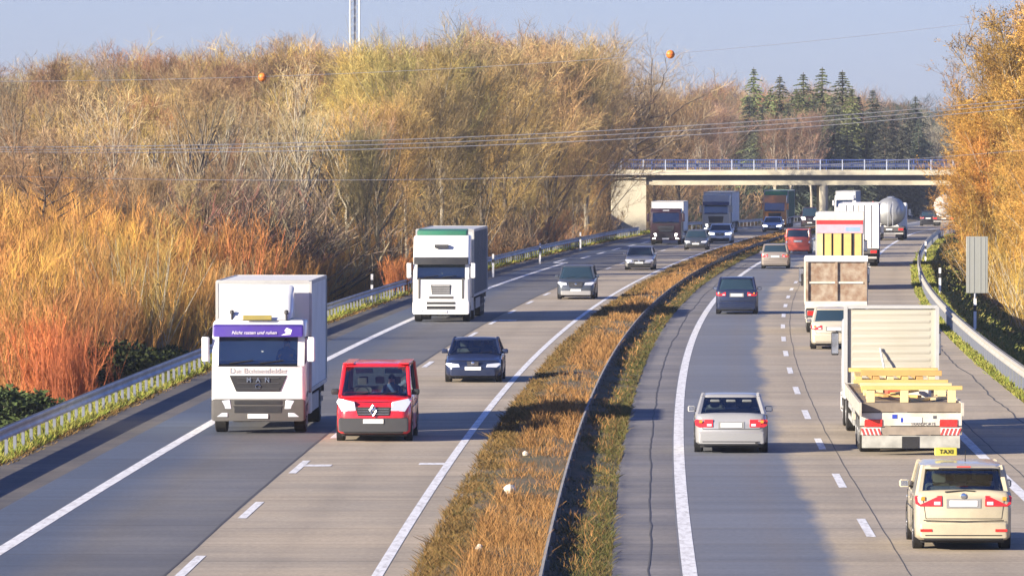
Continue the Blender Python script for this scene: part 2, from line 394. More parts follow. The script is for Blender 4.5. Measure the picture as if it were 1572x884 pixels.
# ------------------------------------------------------------ blades (grass, twigs)
def blades(P0, P1, wd, rs, taper=.35):
    D = P1 - P0; Rn = rs.normal(size=P0.shape); S = np.cross(D, Rn); S /= (np.linalg.norm(S, axis=1, keepdims=True) + 1e-9)
    S = S * (np.asarray(wd).reshape(-1, 1) * .5)
    V = np.stack([P0 - S, P0 + S, P1 + S * taper, P1 - S * taper], 1).reshape(-1, 3)
    return V, np.arange(len(V)).reshape(-1, 4)
def veg_mat(name, cols, rough=.8, objcol=False, trans=0.0):
    """blade colours: varied blade by blade and in patches"""
    m, nt, b = newmat(name)
    geo = N(nt, 'ShaderNodeNewGeometry'); g = geo.outputs['Position']; rnd = geo.outputs['Random Per Island']
    n1 = noise(nt, g, .55, 3)
    f = mth(nt, 'ADD', mth(nt, 'MULTIPLY', rnd, .5), mth(nt, 'SUBTRACT', mth(nt, 'MULTIPLY', n1, 1.1), .3))
    n = N(nt, 'ShaderNodeValToRGB'); e = n.color_ramp.elements
    while len(e) < len(cols): e.new(.5)
    for i, c in enumerate(cols): e[i].position = .12 + .76 * i / (len(cols) - 1); e[i].color = tuple(c) + (1,)
    nt.links.new(f, n.inputs[0]); c = n.outputs[0]
    if objcol:
        oi = N(nt, 'ShaderNodeObjectInfo'); c = mixc(nt, 1.0, c, oi.outputs['Color'], 'MULTIPLY')
    nt.links.new(c, b.inputs['Base Color']); b.inputs['Roughness'].default_value = rough
    b.inputs['Specular IOR Level'].default_value = .25
    return m
def grass(name, o0, o1, y0, y1, dens, h, wd, m, seed, clump=0.6, zfun=None, lean=.5, heightfun=None):
    rs = np.random.RandomState(seed)
    n = int(dens)
    # more blades nearer the camera
    t = rs.uniform(0, 1, n); Yb = y0 * (y1 / y0) ** t; Ob = rs.uniform(o0, o1, n)
    k = np.sin(Yb * .9 + Ob * 2.2) * np.cos(Yb * .37 - Ob * 1.3) + np.sin(Yb * .11 + 1.3) * .8
    keep = rs.uniform(-1.8, 1.8, n) < k + clump; Yb = Yb[keep]; Ob = Ob[keep]; k = k[keep]; n = len(Yb)
    X = RX(Yb) + Ob; Z = (ZP(Yb) if zfun is None else zfun(X, Yb))
    hh = h * rs.uniform(.35, 1.15, n) * (1 + .25 * k)
    if heightfun is not None: hh = hh * heightfun(Ob, Yb)
    wdt = wd * np.clip(Yb / 150, .7, 4) * rs.uniform(.6, 1.4, n)
    P0 = np.stack([X, Yb, Z], -1); P1 = P0 + np.stack([rs.normal(0, lean, n) * hh, rs.normal(0, lean, n) * hh, hh], -1)
    V, f = blades(P0, P1, wdt, rs)
    o = np_mesh(name, V, f, m); tag(o, kind='stuff'); return o
G_ORANGE = veg_mat('dry_grass', [(0.09, 0.06, 0.022), (0.22, 0.105, 0.035), (0.38, 0.20, 0.065), (0.17, 0.12, 0.05)])
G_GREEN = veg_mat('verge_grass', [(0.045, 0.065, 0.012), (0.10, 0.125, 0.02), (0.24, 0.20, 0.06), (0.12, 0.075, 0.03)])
G_DULL = veg_mat('median_grass', [(0.05, 0.045, 0.015), (0.13, 0.085, 0.025), (0.22, 0.125, 0.04), (0.11, 0.10, 0.03)])
G_DARKG = veg_mat('dark_median_grass', [(0.035, 0.045, 0.012), (0.075, 0.085, 0.02), (0.15, 0.10, 0.035), (0.08, 0.075, 0.025)])
G_BRIGHT = veg_mat('lit_verge_grass', [(0.07, 0.11, 0.015), (0.18, 0.22, 0.03), (0.30, 0.27, 0.06), (0.13, 0.14, 0.03)])  # verge grass with sunlight put into brighter blade colours
def g(o, label, cat='grass'): return tag(o, label, cat)
g(grass('dry_grass', -3.9, -2.55, 90, 620, 90000, .23, .015, G_ORANGE, 1, -.55, lambda X, Y: ZP(Y) + .12), 'tall orange dried grass along the left side of the median rail')
g(grass('median_grass', -4.75, -3.2, 90, 700, 130000, .11, .018, G_DULL, 2, 1.2, lambda X, Y: ZP(Y) + .08, .8), 'short green and brown turf on the left edge of the median')
g(grass('median_grass', -2.35, -1.28, 90, 700, 80000, .10, .018, G_DARKG, 3, .9, lambda X, Y: ZP(Y) + .07, .8), 'short dull turf between median rail and the right carriageway')
g(grass('dry_grass', -2.2, -1.5, 110, 620, 6000, .16, .018, G_ORANGE, 4, -.7, lambda X, Y: ZP(Y) + .1), 'sparse dry tufts on the right side of the median rail')
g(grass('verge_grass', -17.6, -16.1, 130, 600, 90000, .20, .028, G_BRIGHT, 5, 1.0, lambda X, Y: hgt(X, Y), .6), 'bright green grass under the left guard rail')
g(grass('dry_grass', -16.5, -15.85, 130, 600, 30000, .10, .03, G_DULL, 6, .6, lambda X, Y: hgt(X, Y), .9), 'brown litter and moss along the left shoulder edge')
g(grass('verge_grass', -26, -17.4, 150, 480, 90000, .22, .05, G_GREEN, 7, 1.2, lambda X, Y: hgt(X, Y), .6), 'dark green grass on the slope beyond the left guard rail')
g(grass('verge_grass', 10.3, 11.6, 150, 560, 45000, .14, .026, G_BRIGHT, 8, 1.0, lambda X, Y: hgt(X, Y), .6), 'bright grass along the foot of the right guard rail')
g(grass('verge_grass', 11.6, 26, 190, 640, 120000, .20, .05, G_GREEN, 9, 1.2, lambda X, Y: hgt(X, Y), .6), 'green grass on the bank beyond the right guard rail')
# ------------------------------------------------------------ plants
BARK = {}
def bark(name, a, b_):
    if name in BARK: return BARK[name]
    m, nt, b = newmat('bark_' + name); tc = N(nt, 'ShaderNodeTexCoord').outputs['Object']
    f = noise(nt, vmul(nt, tc, (3, 3, .8)), 2.0, 5)
    nt.links.new(mixc(nt, ramp(nt, f, [(.35, 0.), (.65, 1.)]), a, b_), b.inputs['Base Color']); b.inputs['Roughness'].default_value = .9
    BARK[name] = m; return m
TWIG = veg_mat('twigs', [(0.35, 0.30, 0.27), (0.80, 0.76, 0.70), (1.05, 1.0, 0.9), (1.75, 1.62, 1.35)], .85, True)
def unit(v): return v / (np.linalg.norm(v, axis=-1, keepdims=True) + 1e-9)
def mesh_tree(kind, seed):
    """bare winter tree about 16 m tall; returns (trunk mesh builder, twig arrays)"""
    rs = np.random.RandomState(seed); rr = random.Random(seed)
    P = dict(dome=(16, 5.0, .16, 34, 10, 50), upright=(17, 3.2, .30, 30, 9, 66), oak=(15, 6.4, .28, 16, 15, 30), slim=(17, 2.2, .45, 24, 8, 55), bare=(15, 4.2, .30, 20, 7, 52), golden=(14, 4.4, .13, 46, 12, 42), alder=(15, 4.2, .05, 44, 10, 55))[kind]
    H, RC, base, nl, nsub, elev = P
    tb = MB(); seg0 = []; seg1 = []; sw = []
    tp = [Vector((0, 0, -.4))]; lean = Vector((rr.uniform(-.6, .6), rr.uniform(-.6, .6), 0))
    for i in range(1, 8):
        t = i / 7; tp.append(Vector((lean.x * t + rr.uniform(-.16, .16), lean.y * t + rr.uniform(-.16, .16), H * .88 * t)))
    r0 = dict(oak=.30, slim=.22, bare=.24).get(kind, .20)
    tb.tube(tp, [r0 * (1 - i / 7) ** .9 + .02 for i in range(8)], 7)
    subs_p, subs_d, subs_l = [], [], []
    stems = 1
    for k in range(nl):
        h = base + (0.86 - base) * ((k + rr.random()) / nl) ** .9
        az = k * 2.399 + rr.uniform(-.5, .5); q = (h - base) / (1 - base)
        env = math.sin(math.pi * min(1, .18 + .80 * q)) ** .6
        L = RC * (0.55 + .6 * env) * rr.uniform(.7, 1.1)
        if kind == 'oak': L *= 1.1
        el = R(elev + 25 * q + rr.uniform(-12, 12))
        d = Vector((math.cos(az) * math.cos(el), math.sin(az) * math.cos(el), math.sin(el)))
        t = h / .88; i0 = min(6, int(t * 7)); p = tp[i0].lerp(tp[i0 + 1], t * 7 - i0); pts = [p.copy()]
        n = 6; LL = L / max(.35, math.cos(el)) * .8; LL = min(LL, H * .6, (H * 1.02 - p.z) / max(.2, d.z))
        for s_ in range(n):
            d = (d + Vector((rr.uniform(-.22, .22), rr.uniform(-.22, .22), rr.uniform(-.08, .20)))).normalized()
            if kind == 'oak': d = (d + Vector((rr.uniform(-.35, .35), rr.uniform(-.35, .35), rr.uniform(-.2, .15)))).normalized()
            p = p + d * LL / n; pts.append(p.copy())
        rl = (.10 if kind in ('oak', 'bare') else .06) * (1.25 - .6 * q)
        tb.tube(pts, [rl * (1 - .85 * i / n) for i in range(n + 1)], 5)
        for s_ in range(nsub):
            t = .18 + .82 * (s_ + rr.random()) / nsub; i0 = min(n - 1, int(t * n)); a = pts[i0]; b_ = pts[i0 + 1]
            pp = a.lerp(b_, t * n - i0); dd = (b_ - a).normalized()
            dd = (dd * .8 + Vector((rr.gauss(0, .55), rr.gauss(0, .55), rr.gauss(.28, .35)))).normalized()
            subs_p.append(pp); subs_d.append(dd); subs_l.append(LL * rr.uniform(.22, .42) * (1.15 - .4 * t))
    p = np.array(subs_p); d = np.array(subs_d); l = np.array(subs_l)
    A0, A1, W = [p], [p + d * l[:, None]], [np.full(len(p), .035)]
    def spread(p, d, l, n, fr, up, sp, wd):
        t = rs.uniform(.2, 1.0, (len(p), n)); q = (p[:, None] + d[:, None] * (l[:, None] * t)[..., None]).reshape(-1, 3)
        dd = unit(np.repeat(d, n, 0) * .9 + rs.normal(0, sp, (len(q), 3)) + np.array([0, 0, up])); ll = np.repeat(l, n) * fr * rs.uniform(.6, 1.3, len(q))
        A0.append(q); A1.append(q + dd * ll[:, None]); W.append(np.full(len(q), wd) * rs.uniform(.6, 1.4, len(q))); return q, dd, ll
    ns = {'dome': (6, 5), 'upright': (6, 5), 'oak': (6, 4), 'slim': (6, 5), 'bare': (4, 3), 'golden': (8, 5), 'alder': (6, 6)}[kind]
    q, dd, ll = spread(p, d, l, ns[0], .55, .25, .5, .022)
    q2, dd2, ll2 = spread(q, dd, ll, ns[1], .45 if kind == 'golden' else .7, .15, .55, .015)
    if kind in ('golden', 'alder'):          # catkins and withered leaves: short broad flecks
        k = 40000 if kind == 'golden' else 5000; i = rs.randint(0, len(q2), k); t = rs.uniform(.1, 1, (k, 1))
        c = q2[i] + dd2[i] * ll2[i][:, None] * t + rs.normal(0, .06, (k, 3)); e = unit(rs.normal(size=(k, 3)) - np.array([0, 0, .4]))
        A0.append(c); A1.append(c + e * rs.uniform(.06, .13, (k, 1))); W.append(rs.uniform(.025, .06, k))
    V, f = blades(np.concatenate(A0), np.concatenate(A1), np.concatenate(W), rs, .5)
    return tb, V, f
def mesh_shrub(kind, seed):
    """many stems from the ground; about 5 m tall"""
    rs = np.random.RandomState(seed); tb = MB(); rr = random.Random(seed)
    H, RB, n, spr = dict(willow=(5.5, 1.3, 90, .15), bush=(3.6, 1.2, 60, .45), brush=(7, 1.2, 60, .24))[kind]
    p = np.stack([rs.normal(0, RB * .45, n), rs.normal(0, RB * .45, n), np.full(n, -.1)], -1)
    d = unit(np.stack([rs.normal(0, spr, n), rs.normal(0, spr, n), np.ones(n)], -1)); l = H * rs.uniform(.5, 1.02, n)
    for i in range(n):
        a = Vector(p[i]); b_ = a + Vector(d[i]) * l[i] * .45 + Vector((rr.uniform(-.12, .12), rr.uniform(-.12, .12), 0)); c = a + Vector(d[i]) * l[i]
        tb.tube([a, b_, c], [.035, .022, .006], 3, cap=False)
    A0, A1, W = [], [], []
    def spread(p, d, l, n, fr, up, sp, wd, lo):
        t = rs.uniform(lo, 1.0, (len(p), n)); q = (p[:, None] + d[:, None] * (l[:, None] * t)[..., None]).reshape(-1, 3)
        dd = unit(np.repeat(d, n, 0) * .9 + rs.normal(0, sp, (len(q), 3)) + np.array([0, 0, up])); ll = np.repeat(l, n) * fr * rs.uniform(.5, 1.3, len(q))
        A0.append(q); A1.append(q + dd * ll[:, None]); W.append(np.full(len(q), wd)); return q, dd, ll
    q, dd, ll = spread(p, d, l, 14, .20, 1.0, .28 if kind == 'willow' else .6, .018, .08)
    q2, dd2, ll2 = spread(q, dd, ll, 6, .6, .35, .4, .012, .1)
    V, f = blades(np.concatenate(A0), np.concatenate(A1), np.concatenate(W), rs, .5)
    return tb, V, f
def mesh_spruce(seed):
    rs = np.random.RandomState(seed); tb = MB(); rr = random.Random(seed); H = 20.0
    tb.tube([(0, 0, -.4), (rr.uniform(-.1, .1), 0, H * .5), (0, 0, H)], [.25, .13, .02], 7)
    A0, A1 = [], []
    nw = 58
    for k in range(nw):
        z = H * (.10 + .89 * (k + rr.random() * .6) / nw); q = z / H; L = (4.3 * (1 - q) ** .9 + .05) * rr.uniform(.75, 1.15)
        for j in range(rr.randint(6, 8)):
            az = rr.uniform(0, 6.28); Lb = L * rr.uniform(.6, 1.1); n = 5; p = np.array([0, 0, z]); pts = [p]
            for s_ in range(n):
                t = (s_ + 1) / n; pts.append(np.array([math.cos(az) * Lb * t, math.sin(az) * Lb * t, z + Lb * (.22 * t - .55 * t * t) + .12]))
            for s_ in range(n): A0.append(pts[s_]); A1.append(pts[s_ + 1])
    A0 = np.array(A0); A1 = np.array(A1); D = A1 - A0; n = 9
    t = rs.uniform(0, 1, (len(A0), n)); q = (A0[:, None] + D[:, None] * t[..., None]).reshape(-1, 3)
    dd = unit(np.repeat(unit(D), n, 0) * .6 + rs.normal(0, .5, (len(q), 3)) + np.array([0, 0, -.45])); ll = rs.uniform(.25, .6, len(q)) * np.clip(1.15 - q[:, 2] / H, .22, 1)
    V, f = blades(np.concatenate([A0, q]), np.concatenate([A1, q + dd * ll[:, None]]), np.concatenate([np.full(len(A0), .10), np.full(len(q), .08)]), rs, .4)
    return tb, V, f
def mesh_ever(seed):
    """low evergreen bush: leafy clumps"""
    rs = np.random.RandomState(seed); tb = MB()
    for k in range(6): tb.tube([(0, 0, -.1), (rs.uniform(-.5, .5), rs.uniform(-.5, .5), 1.3)], [.05, .015], 4)
    n = 5200; u = unit(rs.normal(size=(n, 3))); rad = rs.uniform(.55, 1.0, n) ** .5
    bump = 1 + .25 * np.sin(u[:, 0] * 5 + seed) * np.cos(u[:, 1] * 6) + .12 * np.sin(u[:, 2] * 11 + u[:, 0] * 9)
    p = u * (rad * bump)[:, None] * np.array([1.5, 1.5, 1.0]) + np.array([0, 0, .85]); p = p[p[:, 2] > 0]
    d = rs.normal(size=p.shape) * .5 + np.array([0, 0, .4]); V, f = blades(p, p + unit(d) * rs.uniform(.10, .2, (len(p), 1)), np.full(len(p), .09), rs, .6)
    return tb, V, f
PROTO = {}; HREAL = {}
def proto(kind, var):
    if (kind, var) in PROTO: return PROTO[kind, var]
    s = hash_(kind) + var * 17
    if kind in ('willow', 'bush', 'brush'): tb, V, f = mesh_shrub(kind, s)
    elif kind == 'spruce': tb, V, f = mesh_spruce(s)
    elif kind == 'ever': tb, V, f = mesh_ever(s)
    else: tb, V, f = mesh_tree(kind, s)
    o = tb.build('trunk', bark('grey', (.10, .08, .06), (.22, .18, .13))); tm = o.data; bpy.data.objects.remove(o)
    HREAL[kind] = float(np.percentile(V[:, 2], 99.3))
    c = np_mesh('crown', V, f, TWIG); cm = c.data; bpy.data.objects.remove(c)
    PROTO[kind, var] = (tm, cm); return tm, cm
def hash_(s): return sum(ord(c) * (i + 3) for i, c in enumerate(s)) % 1000
BARKS = {'grey': bark('grey', (.10, .08, .06), (.22, .18, .13)), 'dark': bark('dark', (.045, .035, .03), (.12, .09, .065)),
         'pale': bark('pale', (.26, .22, .16), (.48, .43, .33)), 'orange': bark('orange', (.28, .13, .04), (.50, .26, .08)), 'red': bark('red', (.28, .07, .03), (.46, .15, .06))}
rtree = random.Random(77)
def plant(kind, x, y, height, colr, name, label, cat, group=None, barkname='grey', width=1.0, var=None, z=None):
    var = rtree.randrange(3) if var is None else var
    tm, cm = proto(kind, var)
    H = HREAL[kind]
    s = height / H
    t = empty(name, (x, y, float(hgt(x, y)) if z is None else z), rtree.uniform(0, 6.28), label, cat, group); t.scale = (s * width, s * width, s)
    a = bpy.data.objects.new('trunk' if kind not in ('willow', 'bush', 'brush', 'ever') else 'stems', tm); b_ = bpy.data.objects.new('crown' if kind not in ('willow', 'bush', 'brush') else 'twigs', cm)
    for o in (a, b_): COL.objects.link(o); o.parent = t
    a.material_slots[0].link = 'OBJECT'; a.material_slots[0].material = BARKS[barkname]
    k = rtree.uniform(.62, 1.3); b_.color = tuple(c * k * rtree.uniform(.93, 1.07) for c in colr) + (1,)
    return t
def by_px(px, y_top, Y, kind, colr, name, label, cat, group=None, **kw):
    """a plant that stands at distance Y in photo column px and reaches photo row y_top"""
    X = (px - IMG_W / 2) / F * Y
    if cat == 'tree' and px < 1010:          # keep the crown's foot clear of the shoulder
        while X - float(RX(Y)) > -21 and Y < 700: Y += 5; X = (px - IMG_W / 2) / F * Y
        if abs(Y - 602) < 14 and px > 880: Y = 622; X = (px - IMG_W / 2) / F * Y
    elif px > 1440 and Y < 700:
        while X - float(RX(Y)) < 15.5 and Y > 380: Y -= 5; X = (px - IMG_W / 2) / F * Y
        X = max(X, float(RX(Y)) + 15.5)
    z0 = float(hgt(X, Y)); zt = CAMH + (HOR - y_top) / F * Y
    return plant(kind, X, Y, max(zt - z0, 1.0), colr, name, label, cat, group, **kw)
C_OLIVE = (.42, .33, .13); C_TAN = (.36, .26, .14); C_BROWN = (.24, .165, .10); C_RED = (.30, .165, .095); C_GOLD = (.48, .29, .075)
C_ORANGE = (.50, .265, .085); C_REDOR = (.42, .20, .075); C_GREY = (.27, .225, .17); C_GREEN = (.055, .09, .035); C_BLUEG = (.035, .065, .05); C_YEL = (.48, .36, .11)
U = rtree.uniform
# skyline of the left wood, photo column -> row
skx = [-60, 0, 100, 200, 330, 450, 540, 600, 680, 760, 860, 915, 940, 1000, 1030, 1060, 1110, 1160]
sky_ = [105, 98, 88, 76, 64, 60, 58, 58, 50, 48, 52, 66, 112, 118, 120, 130, 128, 132]
def skyrow(px): return float(np.interp(px, skx, sky_))
# far rank of the left wood
n = 0
for row, (Y, st, dr) in enumerate(((640, 34, 0), (560, 36, 4), (500, 40, 20), (455, 44, 44))):
    px = -70 + row * 9
    while px < (1060 if row < 1 else (900 if row < 2 else (560 if row == 3 else 620))):
        Yj = Y + U(-16, 16); top = skyrow(px) + dr + rtree.choice([U(-14, 4), U(0, 26), U(8, 30)])
        kind = rtree.choice(['upright', 'dome', 'slim', 'slim', 'oak']) if px < 560 else rtree.choice(['dome', 'upright', 'oak'])
        colr = rtree.choice([C_TAN, C_TAN, C_BROWN, C_BROWN, C_RED, C_GREY, C_OLIVE, C_YEL])
        by_px(px, top, Yj, kind, colr, 'bare_tree', 'bare brown winter tree inside the dense wood left of the motorway', 'tree', 'bare trees of the left wood', barkname=rtree.choice(['grey', 'pale', 'dark', 'pale']), width=U(1.0, 1.35))
        px += st * U(.7, 1.3)
# fronts of the left wood, lower, mixed
for row, (Y, st, y0, y1) in enumerate(((405, 40, 130, 175), (365, 44, 185, 235), (325, 46, 235, 275))):
    px = -80 + row * 13
    while px < (560, 470, 420)[row]:
        by_px(px, U(y0, y1), Y + U(-12, 12) + max(0, px - 300) * .35, rtree.choice(['oak', 'slim', 'brush', 'upright']), rtree.choice([C_BROWN, C_TAN, C_RED, C_GREY, C_BROWN]), 'understorey_tree', 'low bare tree at the front of the left wood behind the orange willows', 'tree', 'low trees at the front of the left wood', barkname=rtree.choice(['dark', 'grey', 'pale']), width=U(1.0, 1.3))
        px += st * U(.7, 1.3)
by_px(70, 190, 300, 'oak', C_BROWN, 'oak_tree', 'gnarled dark oak with crooked limbs at the left edge of the photo', 'tree', barkname='dark', var=0, width=1.35)
by_px(548, 66, 470, 'upright', C_YEL, 'bare_tree', 'bare yellowish tree directly below the white mast', 'tree', barkname='grey', width=1.3)
# olive-yellow group right of the white semi-trailer truck
for px, top, Y, kd, wd in ((575, 86, 440, 'alder', 1.0), (625, 64, 425, 'dome', 1.1), (700, 52, 430, 'alder', 1.1), (770, 50, 445, 'dome', 1.15), (840, 60, 455, 'alder', 1.05), (885, 74, 470, 'upright', 1.35), (925, 100, 490, 'alder', .9), (660, 110, 400, 'alder', .95), (740, 100, 410, 'alder', .95), (600, 150, 385, 'alder', .9), (560, 190, 370, 'alder', .9), (815, 130, 432, 'alder', .9), (880, 170, 445, 'alder', .8), (790, 190, 440, 'alder', .8), (850, 215, 450, 'alder', .8), (700, 180, 400, 'alder', .8), (915, 230, 470, 'alder', .7)):
    by_px(px, top, Y, kd, tuple(a * U(.9, 1.1) for a in (C_OLIVE if U(0, 1) < .6 else (.44, .35, .18))), 'alder_tree', 'fine-twigged olive-yellow tree in the tall clump left of the overpass', 'tree', 'olive-yellow trees left of the overpass', barkname='grey', width=wd)
by_px(676, 70, 392, 'slim', C_OLIVE, 'birch_tree', 'slim tree with the palest straight trunk above the green-topped truck', 'tree', barkname='pale', width=.9)
by_px(628, 140, 380, 'slim', C_OLIVE, 'birch_tree', 'pale-trunked slim tree left of the straightest pale trunk', 'tree', barkname='pale', width=.9)
by_px(975, 55, 520, 'oak', C_GREY, 'bare_tree', 'tall open bare grey tree beside the orange marker ball and overpass end', 'tree', barkname='dark', width=1.25, var=1)
by_px(932, 84, 540, 'oak', C_BROWN, 'bare_tree', 'bare dark tree just left of the tall open grey tree', 'tree', barkname='dark', width=.9, var=2)
by_px(600, 52, 620, 'oak', C_RED, 'bare_tree', 'dark reddish tree top poking above the skyline right of the mast', 'tree', barkname='dark', width=.5)
for k in range(30):
    px = 10 + k * 19.5 + U(-8, 8)
    by_px(px, U(120, 215) - (30 if px > 420 else 0), U(345, 400) + (20 if px > 420 else 0), 'bare', rtree.choice([C_TAN, C_YEL, (.50, .40, .24), C_TAN]), 'forked_tree', 'sparse bare tree with pale forking limbs standing before the wood', 'tree', 'sparse pale-limbed trees before the wood', barkname=rtree.choice(['pale', 'pale', 'grey', 'dark']), width=U(.85, 1.2))
# willow scrub between the wood and the left guard rail
nw = 0
for row, (o0, y0, y1, h0, h1) in enumerate(((-22.5, 214, 470, 3.2, 4.4), (-25.5, 205, 480, 4.2, 5.4), (-29, 220, 480, 4.8, 6.2), (-33, 240, 480, 5.0, 6.6), (-37.5, 260, 460, 5.2, 6.8), (-43, 290, 460, 5.2, 6.5))):
    Y = y0
    while Y < y1:
        X = float(RX(Y)) + o0 + U(-1.2, 1.2); px = 786 + X * F / Y
        if -60 < px:
            r_ = U(0, 1); h = U(h0, h1) * (1 if px < 480 else .9) * (0.72 if Y > 400 else 1)
            colr = C_ORANGE if r_ < .5 else (C_GOLD if r_ < .68 else (C_TAN if r_ < .84 else C_REDOR))
            if row > 3: colr = rtree.choice([C_TAN, C_ORANGE, C_GOLD])
            plant('willow' if r_ < .8 else 'brush', X, Y, h, colr, 'willow_bush', 'leafless orange willow bush in the thicket behind the left guard rail', 'bush', 'orange willow bushes behind the left guard rail', barkname=rtree.choice(['orange', 'orange', 'grey']), width=U(1.1, 1.5)); nw += 1
        Y += U(2.2, 3.8) * (1 + (Y - 200) / 300)
by_px(78, 470, 207, 'willow', (.42, .15, .06), 'dogwood_bush', 'dense bright red-stemmed bush low at the left edge of the photo', 'bush', barkname='red', width=1.3)
by_px(112, 505, 204, 'willow', (.38, .12, .05), 'dogwood_bush', 'smaller red-stemmed bush on the right flank of the big red one', 'bush', barkname='red', width=1.1)
by_px(345, 330, 300, 'willow', (.44, .21, .08), 'dogwood_bush', 'reddish bush standing above the white box truck', 'bush', barkname='red', width=1.6)
by_px(610, 395, 330, 'willow', (.46, .18, .06), 'dogwood_bush', 'reddish bush immediately left of the green-topped truck', 'bush', barkname='red', width=1.6)
by_px(215, 340, 245, 'brush', C_YEL, 'hazel_bush', 'tall straw-coloured many-stemmed shrub above the left guard rail', 'bush', barkname='pale', width=1.1)
for px, Y, h in ((160, 228, 1.7), (205, 235, 1.5), (250, 243, 1.4), (-10, 196, 1.6), (35, 200, 1.3), (140, 222, 2.2)):
    X = (px - 786) / F * Y
    plant('ever', X, Y, h, (.05, .075, .025), 'bramble_bush', 'dark green bramble clump at the foot of the orange willows', 'bush', 'bramble clumps at the foot of the willows', width=1.5)
# brush below the olive trees and by the overpass
Y = 400
for k in range(46):
    Y = 385 + k * 4.4; X = float(RX(Y)) - 20.5 - U(0, 5); px = 786 + X * F / Y
    plant(rtree.choice(['bush', 'willow', 'brush']), X, Y, U(2.2, 4.6), rtree.choice([C_RED, C_TAN, C_REDOR, C_ORANGE, C_BROWN]), 'roadside_shrub', 'bare reddish-brown shrub between the far left guard rail and the trees', 'bush', 'reddish shrubs along the far left guard rail', barkname='grey', width=U(1.1, 1.6))
for k in range(22):
    Y = U(618, 800); X = float(RX(Y)) - 21 - U(0, 14)
    plant(rtree.choice(['brush', 'bush', 'dome']), X, Y, U(5, 9), rtree.choice([C_RED, C_TAN, C_BROWN, C_GREY] if X * F / Y < 310 else [C_BROWN, C_GREY, C_BLUEG]), 'roadside_shrub', 'brown thicket plant seen beneath the left span of the overpass', 'bush', 'thicket seen beneath the overpass', width=U(1.2, 1.7))
# woods beyond the overpass
for row, (Y, st, top0) in enumerate(((1010, 17, 128), (940, 18, 140), (880, 20, 160))):
    px = 1010 - row * 8
    while px < 1560:
        top = (float(np.interp(px, [1000, 1060, 1110, 1150, 1330, 1400, 1460, 1560], [120, 130, 128, 135, 145, 152, 148, 120])) if row == 0 else top0) + U(-5, 16)
        colr = rtree.choice([C_TAN, C_BROWN, C_RED, C_GREY, C_OLIVE]) if px < 1160 or row == 0 else rtree.choice([C_BROWN, C_GREY, C_RED, C_BLUEG])
        X = (px - 786) / F * Y; off = X - float(RX(Y))
        if off < -20 or off > 20:
            by_px(px, top, Y + U(-15, 15), rtree.choice(['dome', 'upright', 'oak']), colr, 'distant_tree', 'bare tree in the distant wood above the overpass', 'tree', 'bare trees of the distant wood above the overpass', barkname='dark', width=U(1.1, 1.5))
        px += st * U(.7, 1.3)
# end of the vista: the wood closes the view where the road bends away
for k in range(46):
    Y = U(1120, 1260); px = 1020 + k * 12 + U(-5, 5)
    by_px(px, U(150, 172), Y, rtree.choice(['dome', 'upright', 'oak']), rtree.choice([C_GREY, C_BROWN, C_BLUEG]), 'distant_tree', 'hazy tree at the far end of the vista behind the overpass', 'tree', 'hazy trees at the far end of the vista', barkname='dark', width=U(1.5, 1.9), z=-4)
SPR = [(1176, 150, 862), (1250, 150, 858), (1222, 138, 868), (1318, 150, 852), (1340, 140, 875), (1405, 150, 880), (1150, 150, 866), (1157, 108, 870), (1197, 120, 850), (1183, 140, 840), (1233, 116, 860), (1262, 108, 880), (1293, 112, 850), (1308, 138, 845), (1225, 145, 835), (1345, 160, 860), (1370, 175, 850), (1395, 168, 870), (1330, 185, 840), (1280, 150, 835), (1210, 160, 830), (1170, 165, 835), (1358, 190, 835), (1385, 195, 835), (1300, 190, 825), (1410, 185, 860)]
for i, (px, top, Y) in enumerate(SPR):
    by_px(px, top, Y, 'spruce', (.20, .23, .11) if i > 6 and i < 15 else (.11, .13, .10), 'spruce_tree', 'dark spruce standing behind the middle of the overpass', 'tree', 'spruces behind the overpass', barkname='dark', width=U(1.4, 2.0) if i < 8 else U(1.7, 2.3))
for px, top in ((1190, 175), (1245, 170), (1215, 180), (1075, 170), (1110, 160)):
    by_px(px, top, 820, 'upright', (.38, .26, .20), 'pink_birch', 'pale pinkish bare tree in front of the spruces', 'tree', 'pinkish bare trees in front of the spruces', barkname='pale', width=1.2)
for k in range(34):
    Y = U(655, 830); side = rtree.choice([-1, 1, 1]); X = float(RX(Y)) + (-18 - U(0, 12) if side < 0 else 16 + U(0, 18))
    plant(rtree.choice(['ever', 'bush', 'brush']), X, Y, U(2.5, 5.5), rtree.choice([C_BROWN, C_GREEN, C_BLUEG, C_GREY]), 'dark_shrub', 'dark shrub beside the road in the shade past the overpass', 'bush', 'dark shrubs past the overpass', width=U(1.0, 1.5))
# golden trees at the right edge
for px, top, Y, wd in ((1650, 0, 372, 1.1), (1612, 20, 380, 1.1), (1585, 62, 392, 1.05), (1556, 100, 402, 1.0), (1534, 140, 412, .95), (1517, 178, 424, .95), (1520, 215, 430, 1.0), (1502, 170, 434, 1.15), (1484, 200, 450, 1.1), (1495, 235, 440, 1.2), (1560, 190, 385, .95), (1600, 130, 372, 1.0), (1548, 250, 395, .9), (1590, 240, 360, .9), (1625, 180, 345, .9), (1536, 290, 400, .8)):
    by_px(px, top, Y, 'golden', tuple(a * U(.92, 1.1) for a in C_GOLD), 'golden_tree', 'dense golden-leaved tree at the right edge of the photo above the sign', 'tree', 'golden trees at the right edge', barkname='pale', width=wd)
for px, top, Y in ((1512, 330, 412), (1528, 345, 400), (1545, 340, 380), (1570, 350, 360), (1590, 370, 335), (1508, 318, 428), (1520, 300, 440), (1560, 310, 390), (1536, 320, 410)):
    by_px(px, top, Y, 'brush', tuple(a * U(.9, 1.1) for a in C_GOLD), 'orange_shrub', 'orange shrub filling the foot of the golden trees right of the sign', 'bush', 'orange shrubs below the golden trees', barkname='pale', width=1.3)
